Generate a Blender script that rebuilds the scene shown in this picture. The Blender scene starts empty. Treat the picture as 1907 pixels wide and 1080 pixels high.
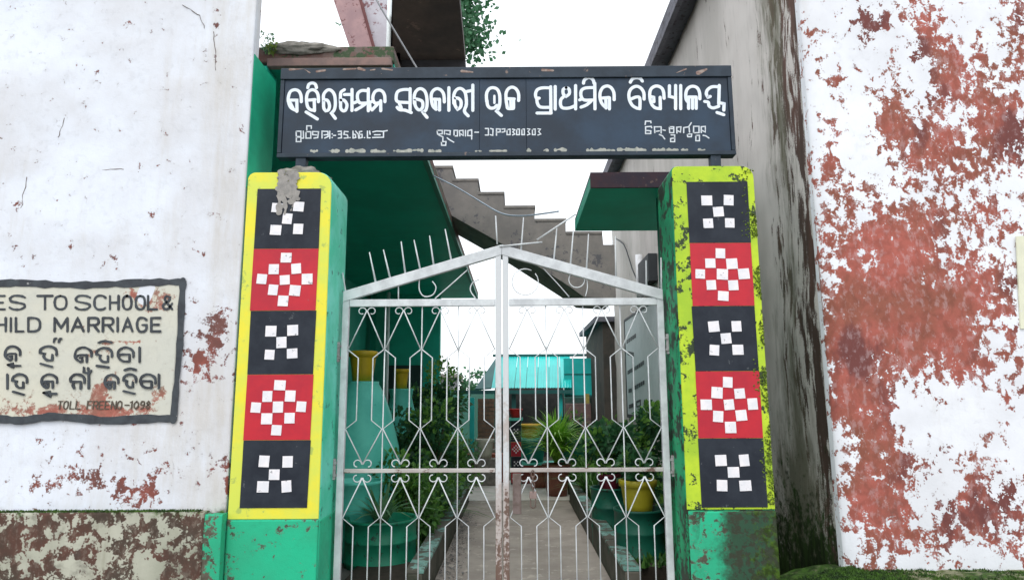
import bpy, bmesh, math, random
from mathutils import Vector, Matrix, noise
rnd = random.Random(7)
S = bpy.context.scene
COL = S.collection

# ------------------------------------------------------------------ camera
F = 1250.; CX, CY = 953.5, 540.
PITCH = math.radians(9.18); YAW = math.radians(0.16); ROLL = math.radians(0.3); EYE = 1.5
cam_d = bpy.data.cameras.new('camera'); cam = bpy.data.objects.new('camera', cam_d); COL.objects.link(cam)
cam_d.sensor_width = 36.; cam_d.lens = 36. * F / 1907.; cam_d.clip_start = .05; cam_d.clip_end = 500
cam.matrix_world = Matrix.Translation((0, 0, EYE)) @ Matrix.Rotation(YAW, 4, 'Z') @ Matrix.Rotation(math.pi/2 + PITCH, 4, 'X') @ Matrix.Rotation(-ROLL, 4, 'Z')
S.camera = cam
# ------------------------------------------------------------------ light (overcast)
SUN_EL, SUN_AZ = math.radians(58), math.radians(200)
w = bpy.data.worlds.new('World'); S.world = w; w.use_nodes = True
nt = w.node_tree; bg = nt.nodes['Background']
sky = nt.nodes.new('ShaderNodeTexSky'); sky.sky_type = 'NISHITA'; sky.sun_disc = False
sky.sun_elevation = SUN_EL; sky.sun_rotation = SUN_AZ; sky.dust_density = 4.
mx = nt.nodes.new('ShaderNodeMix'); mx.data_type = 'RGBA'; mx.inputs[0].default_value = .88
nt.links.new(sky.outputs[0], mx.inputs[6]); mx.inputs[7].default_value = (9.6, 10.0, 10.4, 1)
nt.links.new(mx.outputs[2], bg.inputs[0]); bg.inputs[1].default_value = .12
sun_d = bpy.data.lights.new('sun', 'SUN'); sun_d.energy = .9; sun_d.angle = math.radians(25); sun_d.color = (1, .97, .92)
sun = bpy.data.objects.new('sun', sun_d); COL.objects.link(sun); sun.location = (0, -5, 12)
sd = Vector((math.sin(SUN_AZ)*math.cos(SUN_EL), math.cos(SUN_AZ)*math.cos(SUN_EL), math.sin(SUN_EL)))
sun.rotation_euler = sd.to_track_quat('Z', 'Y').to_euler()
S.view_settings.view_transform = 'Standard'; S.view_settings.look = 'None'
S.view_settings.gamma = 1; S.view_settings.use_curve_mapping = False
S.view_settings.exposure = .5
S.cycles.max_bounces = 8; S.cycles.diffuse_bounces = 5

# ------------------------------------------------------------------ survey helper: point on a plane seen in a direction of the photo
def at(px, py, X=None, Y=None, Z=None):
    x = (px-CX)/F; z = -(py-CY)/F; y = 1.
    c, s = math.cos(ROLL), math.sin(ROLL); x, z = x*c+z*s, -x*s+z*c
    c, s = math.cos(PITCH), math.sin(PITCH); y, z = y*c-z*s, y*s+z*c
    c, s = math.cos(YAW), math.sin(YAW); x, y = x*c-y*s, x*s+y*c
    t = Y/y if Y is not None else (X/x if X is not None else (Z-EYE)/z)
    return Vector((x*t, y*t, z*t+EYE))

# ------------------------------------------------------------------ object helpers
def link(name, me, mat=None, parent=None, smooth=False, **kw):
    o = bpy.data.objects.new(name, me); COL.objects.link(o)
    if mat: me.materials.append(mat)
    if smooth: me.polygons.foreach_set('use_smooth', [True]*len(me.polygons))
    if parent: o.parent = parent
    for k, v in kw.items(): o[k] = v
    return o
def thing(name, label, cat, group=None, loc=(0, 0, 0)):
    o = bpy.data.objects.new(name, None); COL.objects.link(o); o.location = loc; o.empty_display_size = .1
    return tag(o, label, cat, group)
def tag(o, label, cat, group=None):
    o['label'] = label; o['category'] = cat
    if group: o['group'] = group
    return o
class MB:
    def __init__(s): s.v = []; s.f = []
    def add(s, vs, fs):
        n = len(s.v); s.v += [tuple(p) for p in vs]; s.f += [tuple(i+n for i in f) for f in fs]; return s
    def box(s, x0, x1, y0, y1, z0, z1):
        return s.add([(x, y, z) for z in (z0, z1) for y in (y0, y1) for x in (x0, x1)],
                     [(0, 2, 3, 1), (4, 5, 7, 6), (0, 1, 5, 4), (2, 6, 7, 3), (0, 4, 6, 2), (1, 3, 7, 5)])
    def tube(s, pts, r, n=6, caps=True):
        pts = [Vector(p) for p in pts]; rs = r if isinstance(r, (list, tuple)) else [r]*len(pts)
        vs = []; fs = []; ref = None
        for i, p in enumerate(pts):
            t = (pts[min(i+1, len(pts)-1)]-pts[max(i-1, 0)]).normalized()
            if ref is None: ref = Vector((0, 1, 0)) if abs(t.y) < .9 else Vector((1, 0, 0))
            a = t.cross(ref).normalized(); b = a.cross(t).normalized()
            ref = b
            for k in range(n):
                an = 2*math.pi*(k+.5)/n; vs.append(p+(a*math.cos(an)+b*math.sin(an))*rs[i])
        for i in range(len(pts)-1):
            for k in range(n):
                k2 = (k+1) % n; fs.append((i*n+k, i*n+k2, (i+1)*n+k2, (i+1)*n+k))
        if caps: fs.append(tuple(range(n))[::-1]); fs.append(tuple((len(pts)-1)*n+k for k in range(n)))
        return s.add(vs, fs)
    def lathe(s, prof, c, n=28):
        vs = []; fs = []
        for r, z in prof:
            for k in range(n):
                a = 2*math.pi*k/n; vs.append((c[0]+r*math.cos(a), c[1]+r*math.sin(a), c[2]+z))
        for i in range(len(prof)-1):
            for k in range(n):
                k2 = (k+1) % n; fs.append((i*n+k, i*n+k2, (i+1)*n+k2, (i+1)*n+k))
        fs.append(tuple(range(n))[::-1]); fs.append(tuple((len(prof)-1)*n+k for k in range(n)))
        return s.add(vs, fs)
    def prism(s, poly, d):           # poly: list of 3D points, extruded by vector d
        n = len(poly); poly = [Vector(p) for p in poly]; d = Vector(d)
        return s.add(poly+[p+d for p in poly], [tuple(range(n))[::-1], tuple(range(n, 2*n))]+[(i, (i+1) % n, (i+1) % n+n, i+n) for i in range(n)])
    def mesh(s, name):
        me = bpy.data.meshes.new(name); me.from_pydata(s.v, [], s.f); me.validate()
        bm = bmesh.new(); bm.from_mesh(me); bmesh.ops.recalc_face_normals(bm, faces=bm.faces); bm.to_mesh(me); bm.free()
        return me
    def build(s, name, mat, parent=None, smooth=False, bevel=0, **kw):
        o = link(name, s.mesh(name), mat, parent, smooth, **kw)
        if bevel:
            m = o.modifiers.new('bevel', 'BEVEL'); m.width = bevel; m.segments = 3; m.limit_method = 'ANGLE'; m.angle_limit = .6
        return o

def smooth_line(p, n=4):
    if len(p) < 3: return [Vector(q) for q in p]
    p = [Vector(q) for q in p]; out = []
    for i in range(len(p)-1):
        a = p[max(i-1, 0)]; b = p[i]; c = p[i+1]; d = p[min(i+2, len(p)-1)]
        sharp_b = i > 0 and (b-a).normalized().dot((c-b).normalized()) < .3
        sharp_c = i < len(p)-2 and (c-b).normalized().dot((d-c).normalized()) < .3
        if sharp_b: a = b
        if sharp_c: d = c
        for k in range(n):
            t = k/n; out.append(.5*((2*b)+(c-a)*t+(2*a-5*b+4*c-d)*t*t+(3*b-a-3*c+d)*t**3))
    out.append(p[-1]); return out
def ribbons(strokes, mapper, wd, nrm, th=.0012, step=.00006, sm=4, wob=0):
    """painted strokes: list of 2D polylines -> slightly raised ribbons on a surface"""
    mb = MB(); nrm = Vector(nrm); k = 0
    for st in strokes:
        w_ = wd
        if isinstance(st, tuple): st, w_ = st
        ln = smooth_line([Vector((a, b)) for a, b in st], sm) if sm else [Vector((a, b)) for a, b in st]
        pts = [mapper(q[0], q[1]) for q in ln]
        pp = [pts[0]]
        for q in pts[1:]:
            if (q-pp[-1]).length > w_*.12: pp.append(q)
        pts = pp
        if len(pts) < 2: pts = [pts[0], pts[0]+Vector((0, 0, w_*.3))]
        k += 1; off = nrm*(th+k*step)
        L = []; R = []
        for i, p in enumerate(pts):
            t0 = (p-pts[i-1]).normalized() if i else None; t1 = (pts[i+1]-p).normalized() if i < len(pts)-1 else None
            t = (t0 if t1 is None else t1 if t0 is None else (t0+t1))
            if t.length < .2: t = t0
            t = t.normalized(); sd_ = nrm.cross(t).normalized()
            h = w_/2*(1+(wob*(noise.noise(p*60)) if wob else 0))
            if t0 is not None and t1 is not None: h /= max(.75, t.dot(t0))
            L.append(p+sd_*h); R.append(p-sd_*h)
        def cap(p, t, a, b):
            c = []; sd_ = (a-p)
            for j in range(1, 5):
                an = math.pi*j/5; c.append(p+sd_*math.cos(an)+t*(sd_.length*math.sin(an)))
            return c
        ts = (pts[0]-pts[1]).normalized(); te = (pts[-1]-pts[-2]).normalized()
        n = len(pts); vs = [q+off for q in L]+[q+off for q in R]+[q-nrm*.001 for q in L]+[q-nrm*.001 for q in R]
        fs = [(i, i+1, n+i+1, n+i) for i in range(n-1)]+[(2*n+i, 2*n+i+1, i+1, i) for i in range(n-1)]+[(n+i, n+i+1, 3*n+i+1, 3*n+i) for i in range(n-1)]
        mb.add(vs, fs)
        c0 = cap(pts[0], ts, L[0], R[0]); mb.add([L[0]+off]+[q+off for q in c0]+[R[0]+off], [tuple(range(6))])
        c1 = cap(pts[-1], te, L[-1], R[-1]); mb.add([L[-1]+off]+[q+off for q in c1]+[R[-1]+off], [tuple(range(6))])
    return mb

# ------------------------------------------------------------------ materials
MATS = {}
def newmat(name):
    m = bpy.data.materials.new(name); m.use_nodes = True
    return m, m.node_tree, m.node_tree.nodes['Principled BSDF']
class NB:
    """tiny node builder"""
    def __init__(s, nt): s.nt = nt; s.tc = nt.nodes.new('ShaderNodeNewGeometry')
    def n(s, t): return s.nt.nodes.new(t)
    def l(s, a, b): s.nt.links.new(a, b)
    def pos(s, sc=(1, 1, 1), off=(0, 0, 0)):
        m = s.n('ShaderNodeMapping'); s.l(s.tc.outputs['Position'], m.inputs[0]); m.inputs['Scale'].default_value = sc; m.inputs['Location'].default_value = off; return m.outputs[0]
    def noise(s, scale, detail=6, rough=.6, sc=(1, 1, 1), off=(0, 0, 0), dist=0):
        t = s.n('ShaderNodeTexNoise'); s.l(s.pos(sc, off), t.inputs['Vector']); t.inputs['Scale'].default_value = scale
        t.inputs['Detail'].default_value = detail; t.inputs['Roughness'].default_value = rough; t.inputs['Distortion'].default_value = dist; return t.outputs['Fac']
    def math(s, op, a, b=None, clamp=False):
        m = s.n('ShaderNodeMath'); m.operation = op; m.use_clamp = clamp
        for i, x in enumerate((a, b)):
            if x is None: continue
            if isinstance(x, (int, float)): m.inputs[i].default_value = x
            else: s.l(x, m.inputs[i])
        return m.outputs[0]
    def step(s, v, e0, e1, o0=0., o1=1.):
        m = s.n('ShaderNodeMapRange'); m.interpolation_type = 'SMOOTHSTEP'; s.l(v, m.inputs[0])
        for i, x in enumerate((e0, e1, o0, o1)): m.inputs[i+1].default_value = x
        return m.outputs[0]
    def mix(s, f, a, b):
        m = s.n('ShaderNodeMix'); m.data_type = 'RGBA'
        if isinstance(f, (int, float)): m.inputs[0].default_value = f
        else: s.l(f, m.inputs[0])
        for i, x in ((6, a), (7, b)):
            if isinstance(x, (tuple, list)): m.inputs[i].default_value = (*x[:3], 1)
            else: s.l(x, m.inputs[i])
        return m.outputs[2]
    def attr(s, name):
        a = s.n('ShaderNodeAttribute'); a.attribute_name = name; return a.outputs['Fac']
    def bump(s, h, strength=.3, dist=.01, prev=None):
        b = s.n('ShaderNodeBump'); s.l(h, b.inputs['Height']); b.inputs['Strength'].default_value = strength; b.inputs['Distance'].default_value = dist
        if prev: s.l(prev, b.inputs['Normal'])
        return b.outputs[0]

def plain(name, col, col2=None, rough=.7, metal=0, scale=8, bump=.15, spec=.4, wear=None, wearamt=.5, sc=(1, 1, 1), wscale=14, transl=0):
    """painted / cast surface: two tones of noise, optional worn patches"""
    if name in MATS: return MATS[name]
    m, nt, p = newmat(name); b = NB(nt)
    n1 = b.noise(scale, 8, .65, sc); c = b.mix(b.step(n1, .35, .65), col, col2 or [x*.82 for x in col])
    n2 = b.noise(scale*7, 5, .6, sc)
    if wear:
        v = b.math('ADD', b.math('MULTIPLY', b.noise(wscale, 9, .7, sc, (3, 1, 7)), .8), b.math('MULTIPLY', n2, .2))
        c = b.mix(b.step(v, wearamt, wearamt+.03), c, wear)
    b.l(c, p.inputs['Base Color']); p.inputs['Roughness'].default_value = rough; p.inputs['Metallic'].default_value = metal
    p.inputs['Specular IOR Level'].default_value = spec
    b.l(b.bump(n2, bump, .004), p.inputs['Normal'])
    MATS[name] = m; return m

def peel(name, paint, paint2, under, under2, nsc=(1, 1, 1), scale=7., amp=1.5, fine=.55, edge=(.25, .22, .2), dirt=(.07, .06, .05), moss=(.06, .12, .012), film=.0, rough=.85, base=None, chunk=3.4, under3=None, soft=.0125, stain=(.50, .46, .40)):
    """limewash or paint flaking off an undercoat; low frequency shape comes from vertex attributes peel, dirt, moss"""
    m, nt, p = newmat(name); b = NB(nt)
    a = b.attr('peel') if base is None else base
    n1 = b.noise(scale, 5, .6, nsc, (0, 0, 0), .3); n2 = b.noise(scale*chunk, 3.5, .55, nsc, (5, 2, 1), .4); n3 = b.noise(scale*16, 2, .5)
    v = b.math('ADD', a, b.math('MULTIPLY', b.math('SUBTRACT', n1, .5), amp))
    v = b.math('ADD', v, b.math('MULTIPLY', b.math('SUBTRACT', n2, .5), fine))
    v = b.math('ADD', v, b.math('MULTIPLY', b.math('SUBTRACT', n3, .5), fine*.35))
    mask = b.step(v, .50-soft, .50+soft)
    rim = b.math('MULTIPLY', b.step(v, .42, .495), b.math('SUBTRACT', 1., mask))
    big = b.noise(1.3, 6, .6, nsc, (9, 3, 2))
    pc = b.mix(b.step(big, .35, .65), paint, paint2)
    pc = b.mix(b.math('MULTIPLY', b.step(n2, .5, .72), .22), pc, [x*.72 for x in paint2])
    sn = b.math('ADD', b.attr('stain'), b.math('MULTIPLY', b.math('SUBTRACT', b.noise(5, 9, .7, (1, 1, .16), (7, 7, 7)), .5), 1.6))
    pc = b.mix(b.step(sn, .1, .8, 0, .75), pc, stain)
    pc = b.mix(b.math('MULTIPLY', rim, .38), pc, edge)
    uc = b.mix(b.step(b.noise(3.1, 8, .65, nsc, (1, 8, 4)), .38, .62), under, under2)
    uc = b.mix(b.math('MULTIPLY', b.step(n2, .42, .66), .35), uc, [x*.5 for x in under2])
    uc = b.mix(b.math('MULTIPLY', b.step(v, .62, .5), .25), uc, paint)
    if under3: uc = b.mix(b.step(b.noise(1.9, 6, .6, (1, 1, .6), (6, 1, 3)), .52, .62), uc, under3)
    film_ = b.step(b.noise(26, 5, .7, (1, 1, .6), (8, 8, 1)), .50, .64, 0, .28)
    uc = b.mix(film_, uc, [x*.5+y*.5 for x, y in zip(under, paint)]) if soft > .02 else uc
    c = b.mix(mask, pc, uc)
    dn = b.math('ADD', b.attr('dirt'), b.math('MULTIPLY', b.math('SUBTRACT', b.noise(9, 9, .7, nsc, (4, 4, 4)), .5), 1.2))
    c = b.mix(b.step(dn, .42, .85, 0, .9), c, dirt)
    mn = b.math('ADD', b.attr('moss'), b.math('MULTIPLY', b.math('SUBTRACT', b.noise(14, 9, .7, (1, 1, 1), (2, 7, 4)), .5), 1.3))
    mm = b.step(mn, .42, .68); mc = b.mix(b.step(n2, .4, .6), moss, [x*.4 for x in moss])
    c = b.mix(mm, c, mc)
    b.l(c, p.inputs['Base Color']); p.inputs['Roughness'].default_value = rough; p.inputs['Specular IOR Level'].default_value = .25
    h = b.math('ADD', b.math('MULTIPLY', mask, -.9), b.math('MULTIPLY', n3, .35)); h = b.math('ADD', h, b.math('MULTIPLY', mm, .8))
    nr = b.bump(h, .55, .004); nr = b.bump(big, .5, .03, nr); b.l(nr, p.inputs['Normal'])
    return m

# ------------------------------------------------------------------ wall grids with attribute fields
def gauss(lst):
    out = []
    for (cx, cz, rx, rz, a) in lst: out.append((cx, cz, rx, rz, a))
    def f(x, z):
        s = 0
        for cx, cz, rx, rz, a in out:
            d = ((x-cx)/rx)**2+((z-cz)/rz)**2
            if d < 9: s += a*math.exp(-d)
        return s
    return f
def wall_grid(name, o, u, v, nu, nv, thick, mat, parent, fields, undul=.004, seed=0, roundend=None):
    """front face = grid o + s*u + t*v (s,t in 0..1); slab goes back by vector thick. fields: name -> fn(point)"""
    o, u, v, thick = map(Vector, (o, u, v, thick)); nrm = -thick.normalized()
    vs = []; fs = []
    for j in range(nv+1):
        for i in range(nu+1):
            p = o+u*(i/nu)+v*(j/nv); d = undul*noise.noise(p*1.7+Vector((seed, 0, 0)))*2+undul*.6*noise.noise(p*6)
            if roundend:
                e = roundend(p);  d -= e
            vs.append(p+nrm*d)
    W = nu+1
    for j in range(nv):
        for i in range(nu): fs.append((j*W+i, j*W+i+1, (j+1)*W+i+1, (j+1)*W+i))
    b0 = len(vs); vs += [o+thick, o+u+thick, o+u+v+thick, o+v+thick]
    fs.append((b0+3, b0+2, b0+1, b0))
    fs.append((b0, b0+1)+tuple(range(nu, -1, -1)))
    fs.append((b0+2, b0+3)+tuple(nv*W+i for i in range(nu+1)))
    fs.append((b0+1, b0+2)+tuple(j*W+nu for j in range(nv, -1, -1)))
    fs.append((b0+3, b0)+tuple(j*W for j in range(nv+1)))
    me = bpy.data.meshes.new(name); me.from_pydata([tuple(p) for p in vs], [], fs)
    bm = bmesh.new(); bm.from_mesh(me); bmesh.ops.recalc_face_normals(bm, faces=bm.faces); bm.to_mesh(me); bm.free()
    for k, fn in fields.items():
        a = me.attributes.new(k, 'FLOAT', 'POINT'); a.data.foreach_set('value', [float(fn(Vector(p))) for p in vs])
    sm = [True]*(nu*nv)+[False]*(len(me.polygons)-nu*nv); me.polygons.foreach_set('use_smooth', sm)
    return link(name, me, mat, parent)
def pg(lst, Y=4.3):     # spots given as (px, py, rx_px, ry_px, amount) on the wall plane
    out = []
    for px, py, rx, ry, a in lst:
        p = at(px, py, Y=Y); out.append((p.x, p.z, rx/290., ry/290., a))
    return gauss(out)

WHITE = (.74, .78, .86); WHITE2 = (.64, .65, .69); BRICKRED = (.40, .115, .09); BRICKRED2 = (.27, .095, .065)
GREEN = (.008, .42, .235); TURQ = (.02, .50, .40)

# =================================================================== GROUND
M_earth = plain('earth', (.10, .085, .06), (.06, .07, .035), .95, scale=3, bump=.5)
M_path = plain('worn_concrete_path', (.44, .39, .345), (.33, .29, .255), .9, scale=2.2, bump=.4, wear=(.52, .47, .41), wearamt=.56, wscale=5)
g = MB(); g.add([(-60, -20, -.012), (60, -20, -.012), (60, 90, -.012), (-60, 90, -.012)], [(0, 1, 2, 3)]); g.build('ground', M_earth, kind='structure')
g = MB(); g.add([(-.68, 4.9, -.004), (.80, 4.9, -.004), (.80, 10.4, -.004), (-.68, 10.4, -.004)], [(0, 1, 2, 3)]); g.build('path', M_path, kind='structure')
M_pale = plain('pale_concrete', (.78, .74, .70), (.66, .62, .58), .85, scale=3, bump=.3)
g = MB(); g.add([(-1.6, 10.4, 0), (.95, 10.4, 0), (.95, 12.9, 0), (-1.6, 12.9, 0)], [(0, 1, 2, 3)]); g.build('courtyard_paving', M_pale, kind='structure')
g = MB(); g.add([(-7, -6, -.006), (7, -6, -.006), (7, 4.1, -.006), (-7, 4.1, -.006)], [(0, 1, 2, 3)]); g.build('road', plain('lane_concrete', (.24, .225, .2), (.17, .16, .14), .9, scale=2, bump=.4), kind='structure')
# threshold step between the pillars
g = MB(); g.box(-1.2, 1.05, 4.1, 4.9, -.02, .02); g.build('pavement', M_path, kind='structure')

# =================================================================== LEFT WHITE BUILDING WALL
PW = peel('limewash_left', WHITE, WHITE2, (.30, .09, .07), (.17, .08, .07), scale=6, amp=1.2, fine=1.7, edge=(.30, .29, .28))
lw = thing('whitewashed_wall', 'tall whitewashed wall with painted notice, left of the gate', 'wall', loc=(-2.5, 4.3, 0))
lw.location = (0, 0, 0)
fl = pg([(395, 645, 40, 62, .52), (410, 610, 20, 30, .18), (360, 690, 28, 28, .2), (60, 905, 90, 22, .27), (215, 915, 60, 26, .33), (290, 910, 26, 26, .3), (120, 880, 60, 25, .18), (250, 850, 200, 50, .12),
         (407, 50, 7, 30, .30), (390, 75, 6, 9, .30), (400, 110, 5, 14, .28), (402, 20, 10, 5, .25),
         (110, 372, 9, 8, .34), (138, 381, 16, 4, .34), (180, 379, 14, 3, .26), (280, 388, 8, 20, .36), (285, 402, 6, 6, .3), (270, 434, 6, 5, .3), (130, 300, 4, 7, .33), (222, 95, 4, 3, .3), (110, 230, 4, 22, .2), (240, 317, 34, 4, .2), (297, 308, 5, 3, .3), (370, 335, 6, 4, .3), (404, 397, 4, 4, .33), (357, 417, 4, 4, .3), (372, 470, 12, 7, .3), (200, 475, 22, 8, .25), (130, 460, 12, 16, .22), (35, 380, 14, 30, .19), (20, 430, 12, 30, .16), (426, 900, 14, 34, .42), (432, 160, 8, 4, .2),
         (60, 480, 60, 24, .13), (250, 480, 80, 24, .12), (350, 560, 30, 20, .15)])
lo, hi = -4.6, -1.785
M_g = {'peel': lambda p: .05+fl(p.x, p.z)*1.15+.06*max(0, 1.8-p.z), 'dirt': lambda p: max(0, .30-(p.z-.83)*.9)+(.16 if p.x > -1.86 else 0)+.10*max(0, noise.noise(p*1.1)), 'moss': lambda p: max(0, .40-(p.z-.83)*9),
       'stain': lambda p: .10+.28*max(0, 1-(hi-p.x)/.7)+.22*max(0, 1.9-p.z)+.18*noise.noise(p*1.3)}
wall_grid('wall', (lo, 4.3, .80), (hi-lo, 0, 0), (0, 0, 5.0), 170, 250, (0, .09, 0), PW, lw, M_g)
g = MB(); g.box(lo, hi-.001, 4.391, 4.73, .84, 3.86); g.build('wall_core', plain('lime_core', WHITE2, rough=.9), lw)
PL = peel('plinth_left', (.46, .46, .38), (.32, .33, .26), (.13, .06, .045), (.075, .055, .042), scale=5, amp=1.5, fine=2.6, chunk=3, soft=.05, stain=(.2, .19, .13))
wall_grid('plinth', (lo, 4.235, 0), (-1.885-lo, 0, 0), (0, 0, .83), 90, 50, (0, .49, 0), PL, lw,
          {'peel': lambda p: .5+.12*noise.noise(p*3), 'dirt': lambda p: .36+.25*noise.noise(p*1.7), 'stain': lambda p: .3, 'moss': lambda p: .46-max(0, (.83-p.z))*3.2}, undul=.008)
# end face of the wall, painted green under the slab
M_gr_old = plain('old_green_paint', GREEN, (.006, .33, .19), .55, scale=4, wear=(.2, .35, .25), wearamt=.66, bump=.2)
g = MB(); g.box(-1.784, -1.779, 4.31, 4.729, 2.9, 3.855); g.build('end_paint', M_gr_old, lw)
# cracks
ck = [[(252, 800), (240, 828), (222, 862), (212, 905)], [(250, 812), (300, 818), (345, 826)], [(120, 220), (112, 245), (108, 258)], [(50, 330), (42, 372), (36, 412), (28, 440)], [(340, 10), (372, 30), (385, 60)], [(235, 540), (205, 560)], [(322, 858), (325, 900)], [(190, 318), (235, 316), (262, 320)], [(398, 60), (402, 95), (400, 140)]]
ck = [[(a_[0]+(b_[0]-a_[0])*k/5+(rnd.uniform(-2, 2) if k else 0), a_[1]+(b_[1]-a_[1])*k/5+rnd.uniform(-1.5, 1.5)) for a_, b_ in zip(c_[:-1], c_[1:]) for k in range(5)] for c_ in ck]
ribbons(ck, lambda a, b: at(a, b, Y=4.3), .0032, (0, -1, 0), .0015, sm=0, wob=1.6).build('crack', plain('crack_dark', (.16, .13, .12), rough=.9), lw)

# painted notice
CREAM = (.62, .60, .50)
PN = peel('notice_paint', CREAM, (.56, .56, .50), (.40, .13, .10), (.30, .16, .12), scale=9, amp=.9, fine=.6, edge=(.45, .36, .28), dirt=(.22, .2, .16))
nf = pg([(300, 560, 60, 26, .24), (240, 545, 30, 18, .2), (190, 740, 22, 70, .3), (120, 765, 110, 16, .26), (230, 770, 50, 18, .26), (30, 770, 40, 30, .1), (240, 637, 50, 4, .27), (205, 640, 14, 14, .2), (290, 740, 40, 30, .14), (150, 610, 40, 10, .1)])
p0 = at(336, 530, Y=4.295); p1 = at(322, 779, Y=4.295); nx = (p0.x+p1.x)/2
nt_o = wall_grid('painted_notice', (-3.62, 4.294, p1.z), (nx+3.62, 0, 0), (0, 0, p0.z-p1.z), 90, 60, (0, .02, 0), PN, lw,
                 {'peel': lambda p: .26+nf(p.x, p.z), 'dirt': lambda p: .12+.1*noise.noise(p*2.5), 'moss': lambda p: 0}, undul=.0)
NM = lambda a, b: at(a, b, Y=4.293)
M_blk = plain('black_sign_paint', (.028, .032, .04), (.05, .06, .07), .6, scale=12, wear=(.3, .3, .3), wearamt=.62)
bd = [([(-60, 530), (0, 528), (40, 527), (100, 530), (160, 531), (215, 529), (280, 526), (341, 525)], .045), ([(341, 522), (338, 570), (335, 640), (329, 710), (323, 783)], .038),
      ([(-60, 783), (0, 780), (40, 783), (90, 776), (140, 778), (200, 783), (260, 780), (324, 779)], .05)]
ribbons(bd, NM, .04, (0, -1, 0), .003, wob=.5).build('border', M_blk, nt_o)
# stroke alphabet, unit box, y down
A = {'S': [[(1, .12), (.7, 0), (.25, 0), (.03, .18), (.1, .4), (.5, .5), (.92, .62), (.98, .82), (.7, 1), (.25, 1), (0, .86)]],
     'T': [[(0, 0), (1, 0)], [(.5, 0), (.5, 1)]], 'O': [[(.5, 0), (.12, .12), (0, .5), (.12, .88), (.5, 1), (.88, .88), (1, .5), (.88, .12), (.5, 0)]],
     'C': [[(1, .15), (.75, 0), (.3, 0), (.05, .2), (0, .5), (.05, .8), (.3, 1), (.75, 1), (.95, .9)]], 'H': [[(0, 0), (0, 1)], [(1, 0), (1, 1)], [(0, .5), (1, .5)]],
     'L': [[(0, 0), (0, 1), (1, 1)]], 'I': [[(.5, 0), (.5, 1)]], 'D': [[(0, 0), (0, 1)], [(0, 0), (.65, .02), (1, .25), (1, .75), (.65, .98), (0, 1)]],
     'M': [[(0, 1), (0, 0)], [(0, 0), (.5, .75), (1, 0)], [(1, 0), (1, 1)]], 'A': [[(0, 1), (.5, 0), (1, 1)], [(.2, .66), (.8, .66)]],
     'R': [[(0, 1), (0, 0)], [(0, 0), (.8, .02), (1, .25), (.8, .5), (0, .52)], [(.5, .52), (1, 1)]], 'G': [[(1, .15), (.7, 0), (.25, .02), (0, .3), (0, .7), (.25, 1), (.75, 1), (1, .8), (1, .52), (.55, .52)]],
     'E': [[(1, 0), (0, 0)], [(0, 0), (0, 1)], [(0, 1), (1, 1)], [(0, .5), (.85, .5)]], 'F': [[(1, 0), (0, 0)], [(0, 0), (0, 1)], [(0, .5), (.8, .5)]],
     'N': [[(0, 1), (0, 0)], [(0, 0), (1, 1)], [(1, 1), (1, 0)]], '-': [[(0, .5), (1, .5)]], '1': [[(.2, .15), (.6, 0), (.6, 1)]], '0': [[(.5, 0), (.05, .3), (.05, .7), (.5, 1), (.95, .7), (.95, .3), (.5, 0)]],
     '9': [[(1, .35), (.6, .52), (.1, .35), (.3, .02), (.8, .02), (1, .35), (.9, .75), (.3, 1)]], '8': [[(.5, .48), (.1, .25), (.5, 0), (.9, .25), (.5, .48), (.05, .75), (.5, 1), (.95, .75), (.5, .48)]],
     '&': [[(1, 1), (.25, .3), (.4, 0), (.75, .1), (.65, .35), (.05, .7), (.2, .98), (.6, .95), (1, .55)]],
     # Odia letters
     'ka': [[(1, .62), (.97, .28), (.72, .05), (.4, 0), (.1, .18), (0, .5), (.05, .75), (.3, .98), (.42, .95)], [(.08, .62), (.3, .52), (.72, .52)], [(.72, .52), (.72, 1)], [(.3, .72), (.44, .7), (.44, .95)]],
     'ha': [[(1, .62), (.97, .25), (.75, .04), (.4, 0), (.08, .2), (.03, .45), (.3, .52), (.25, .75), (.45, .98), (.75, .98), (.75, .58)]],
     'ba': [[(1, .7), (.97, .28), (.72, .05), (.4, 0), (.08, .2), (0, .5), (.1, .8), (.35, .98), (.75, 1)], [(.75, 1), (.75, .5)], [(.75, .5), (.2, .5), (.08, .6)]],
     'na': [[(1, .62), (.97, .25), (.72, .04), (.35, 0), (.05, .25), (.05, .5)], [(.05, .52), (.75, .52)], [(.3, .52), (.2, .75), (.3, 1)], [(.75, .52), (.75, 1)]],
     'aa': [[(.5, 0), (.5, 1)]]}
def T(ch, x0, x1, y0, y1, sl=0.): return [[(x0+(x1-x0)*a+sl*(1-b)*(y1-y0), y0+(y1-y0)*b) for a, b in st] for st in A[ch]]
tx = []
for ch, x0, x1 in (('E', -14, 9), ('S', 18, 47), ('T', 70, 98), ('O', 102, 124), ('S', 141, 168), ('C', 176, 197), ('H', 205, 221), ('O', 229, 245), ('O', 253, 270), ('L', 276, 293), ('&', 303, 321)): tx += T(ch, x0, x1, 551, 576)
for ch, x0, x1 in (('H', -8, 11), ('I', 17, 24), ('L', 30, 44), ('D', 53, 74), ('M', 102, 126), ('A', 134, 156), ('R', 165, 184), ('R', 192, 211), ('I', 216, 223), ('A', 229, 247), ('G', 256, 273), ('E', 282, 299)): tx += T(ch, x0, x1, 592, 617)
tx += T('ka', 10, 38, 645, 671)+[[(15, 679), (25, 684), (24, 677), (15, 679)], [(24, 681), (39, 681)]]
tx += T('ha', 74, 106, 645, 671)+[[(76, 677), (98, 683)]]+[[(101, 637), (102, 631), (106, 630)], [(110, 637), (112, 631), (115, 631)]]
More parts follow.
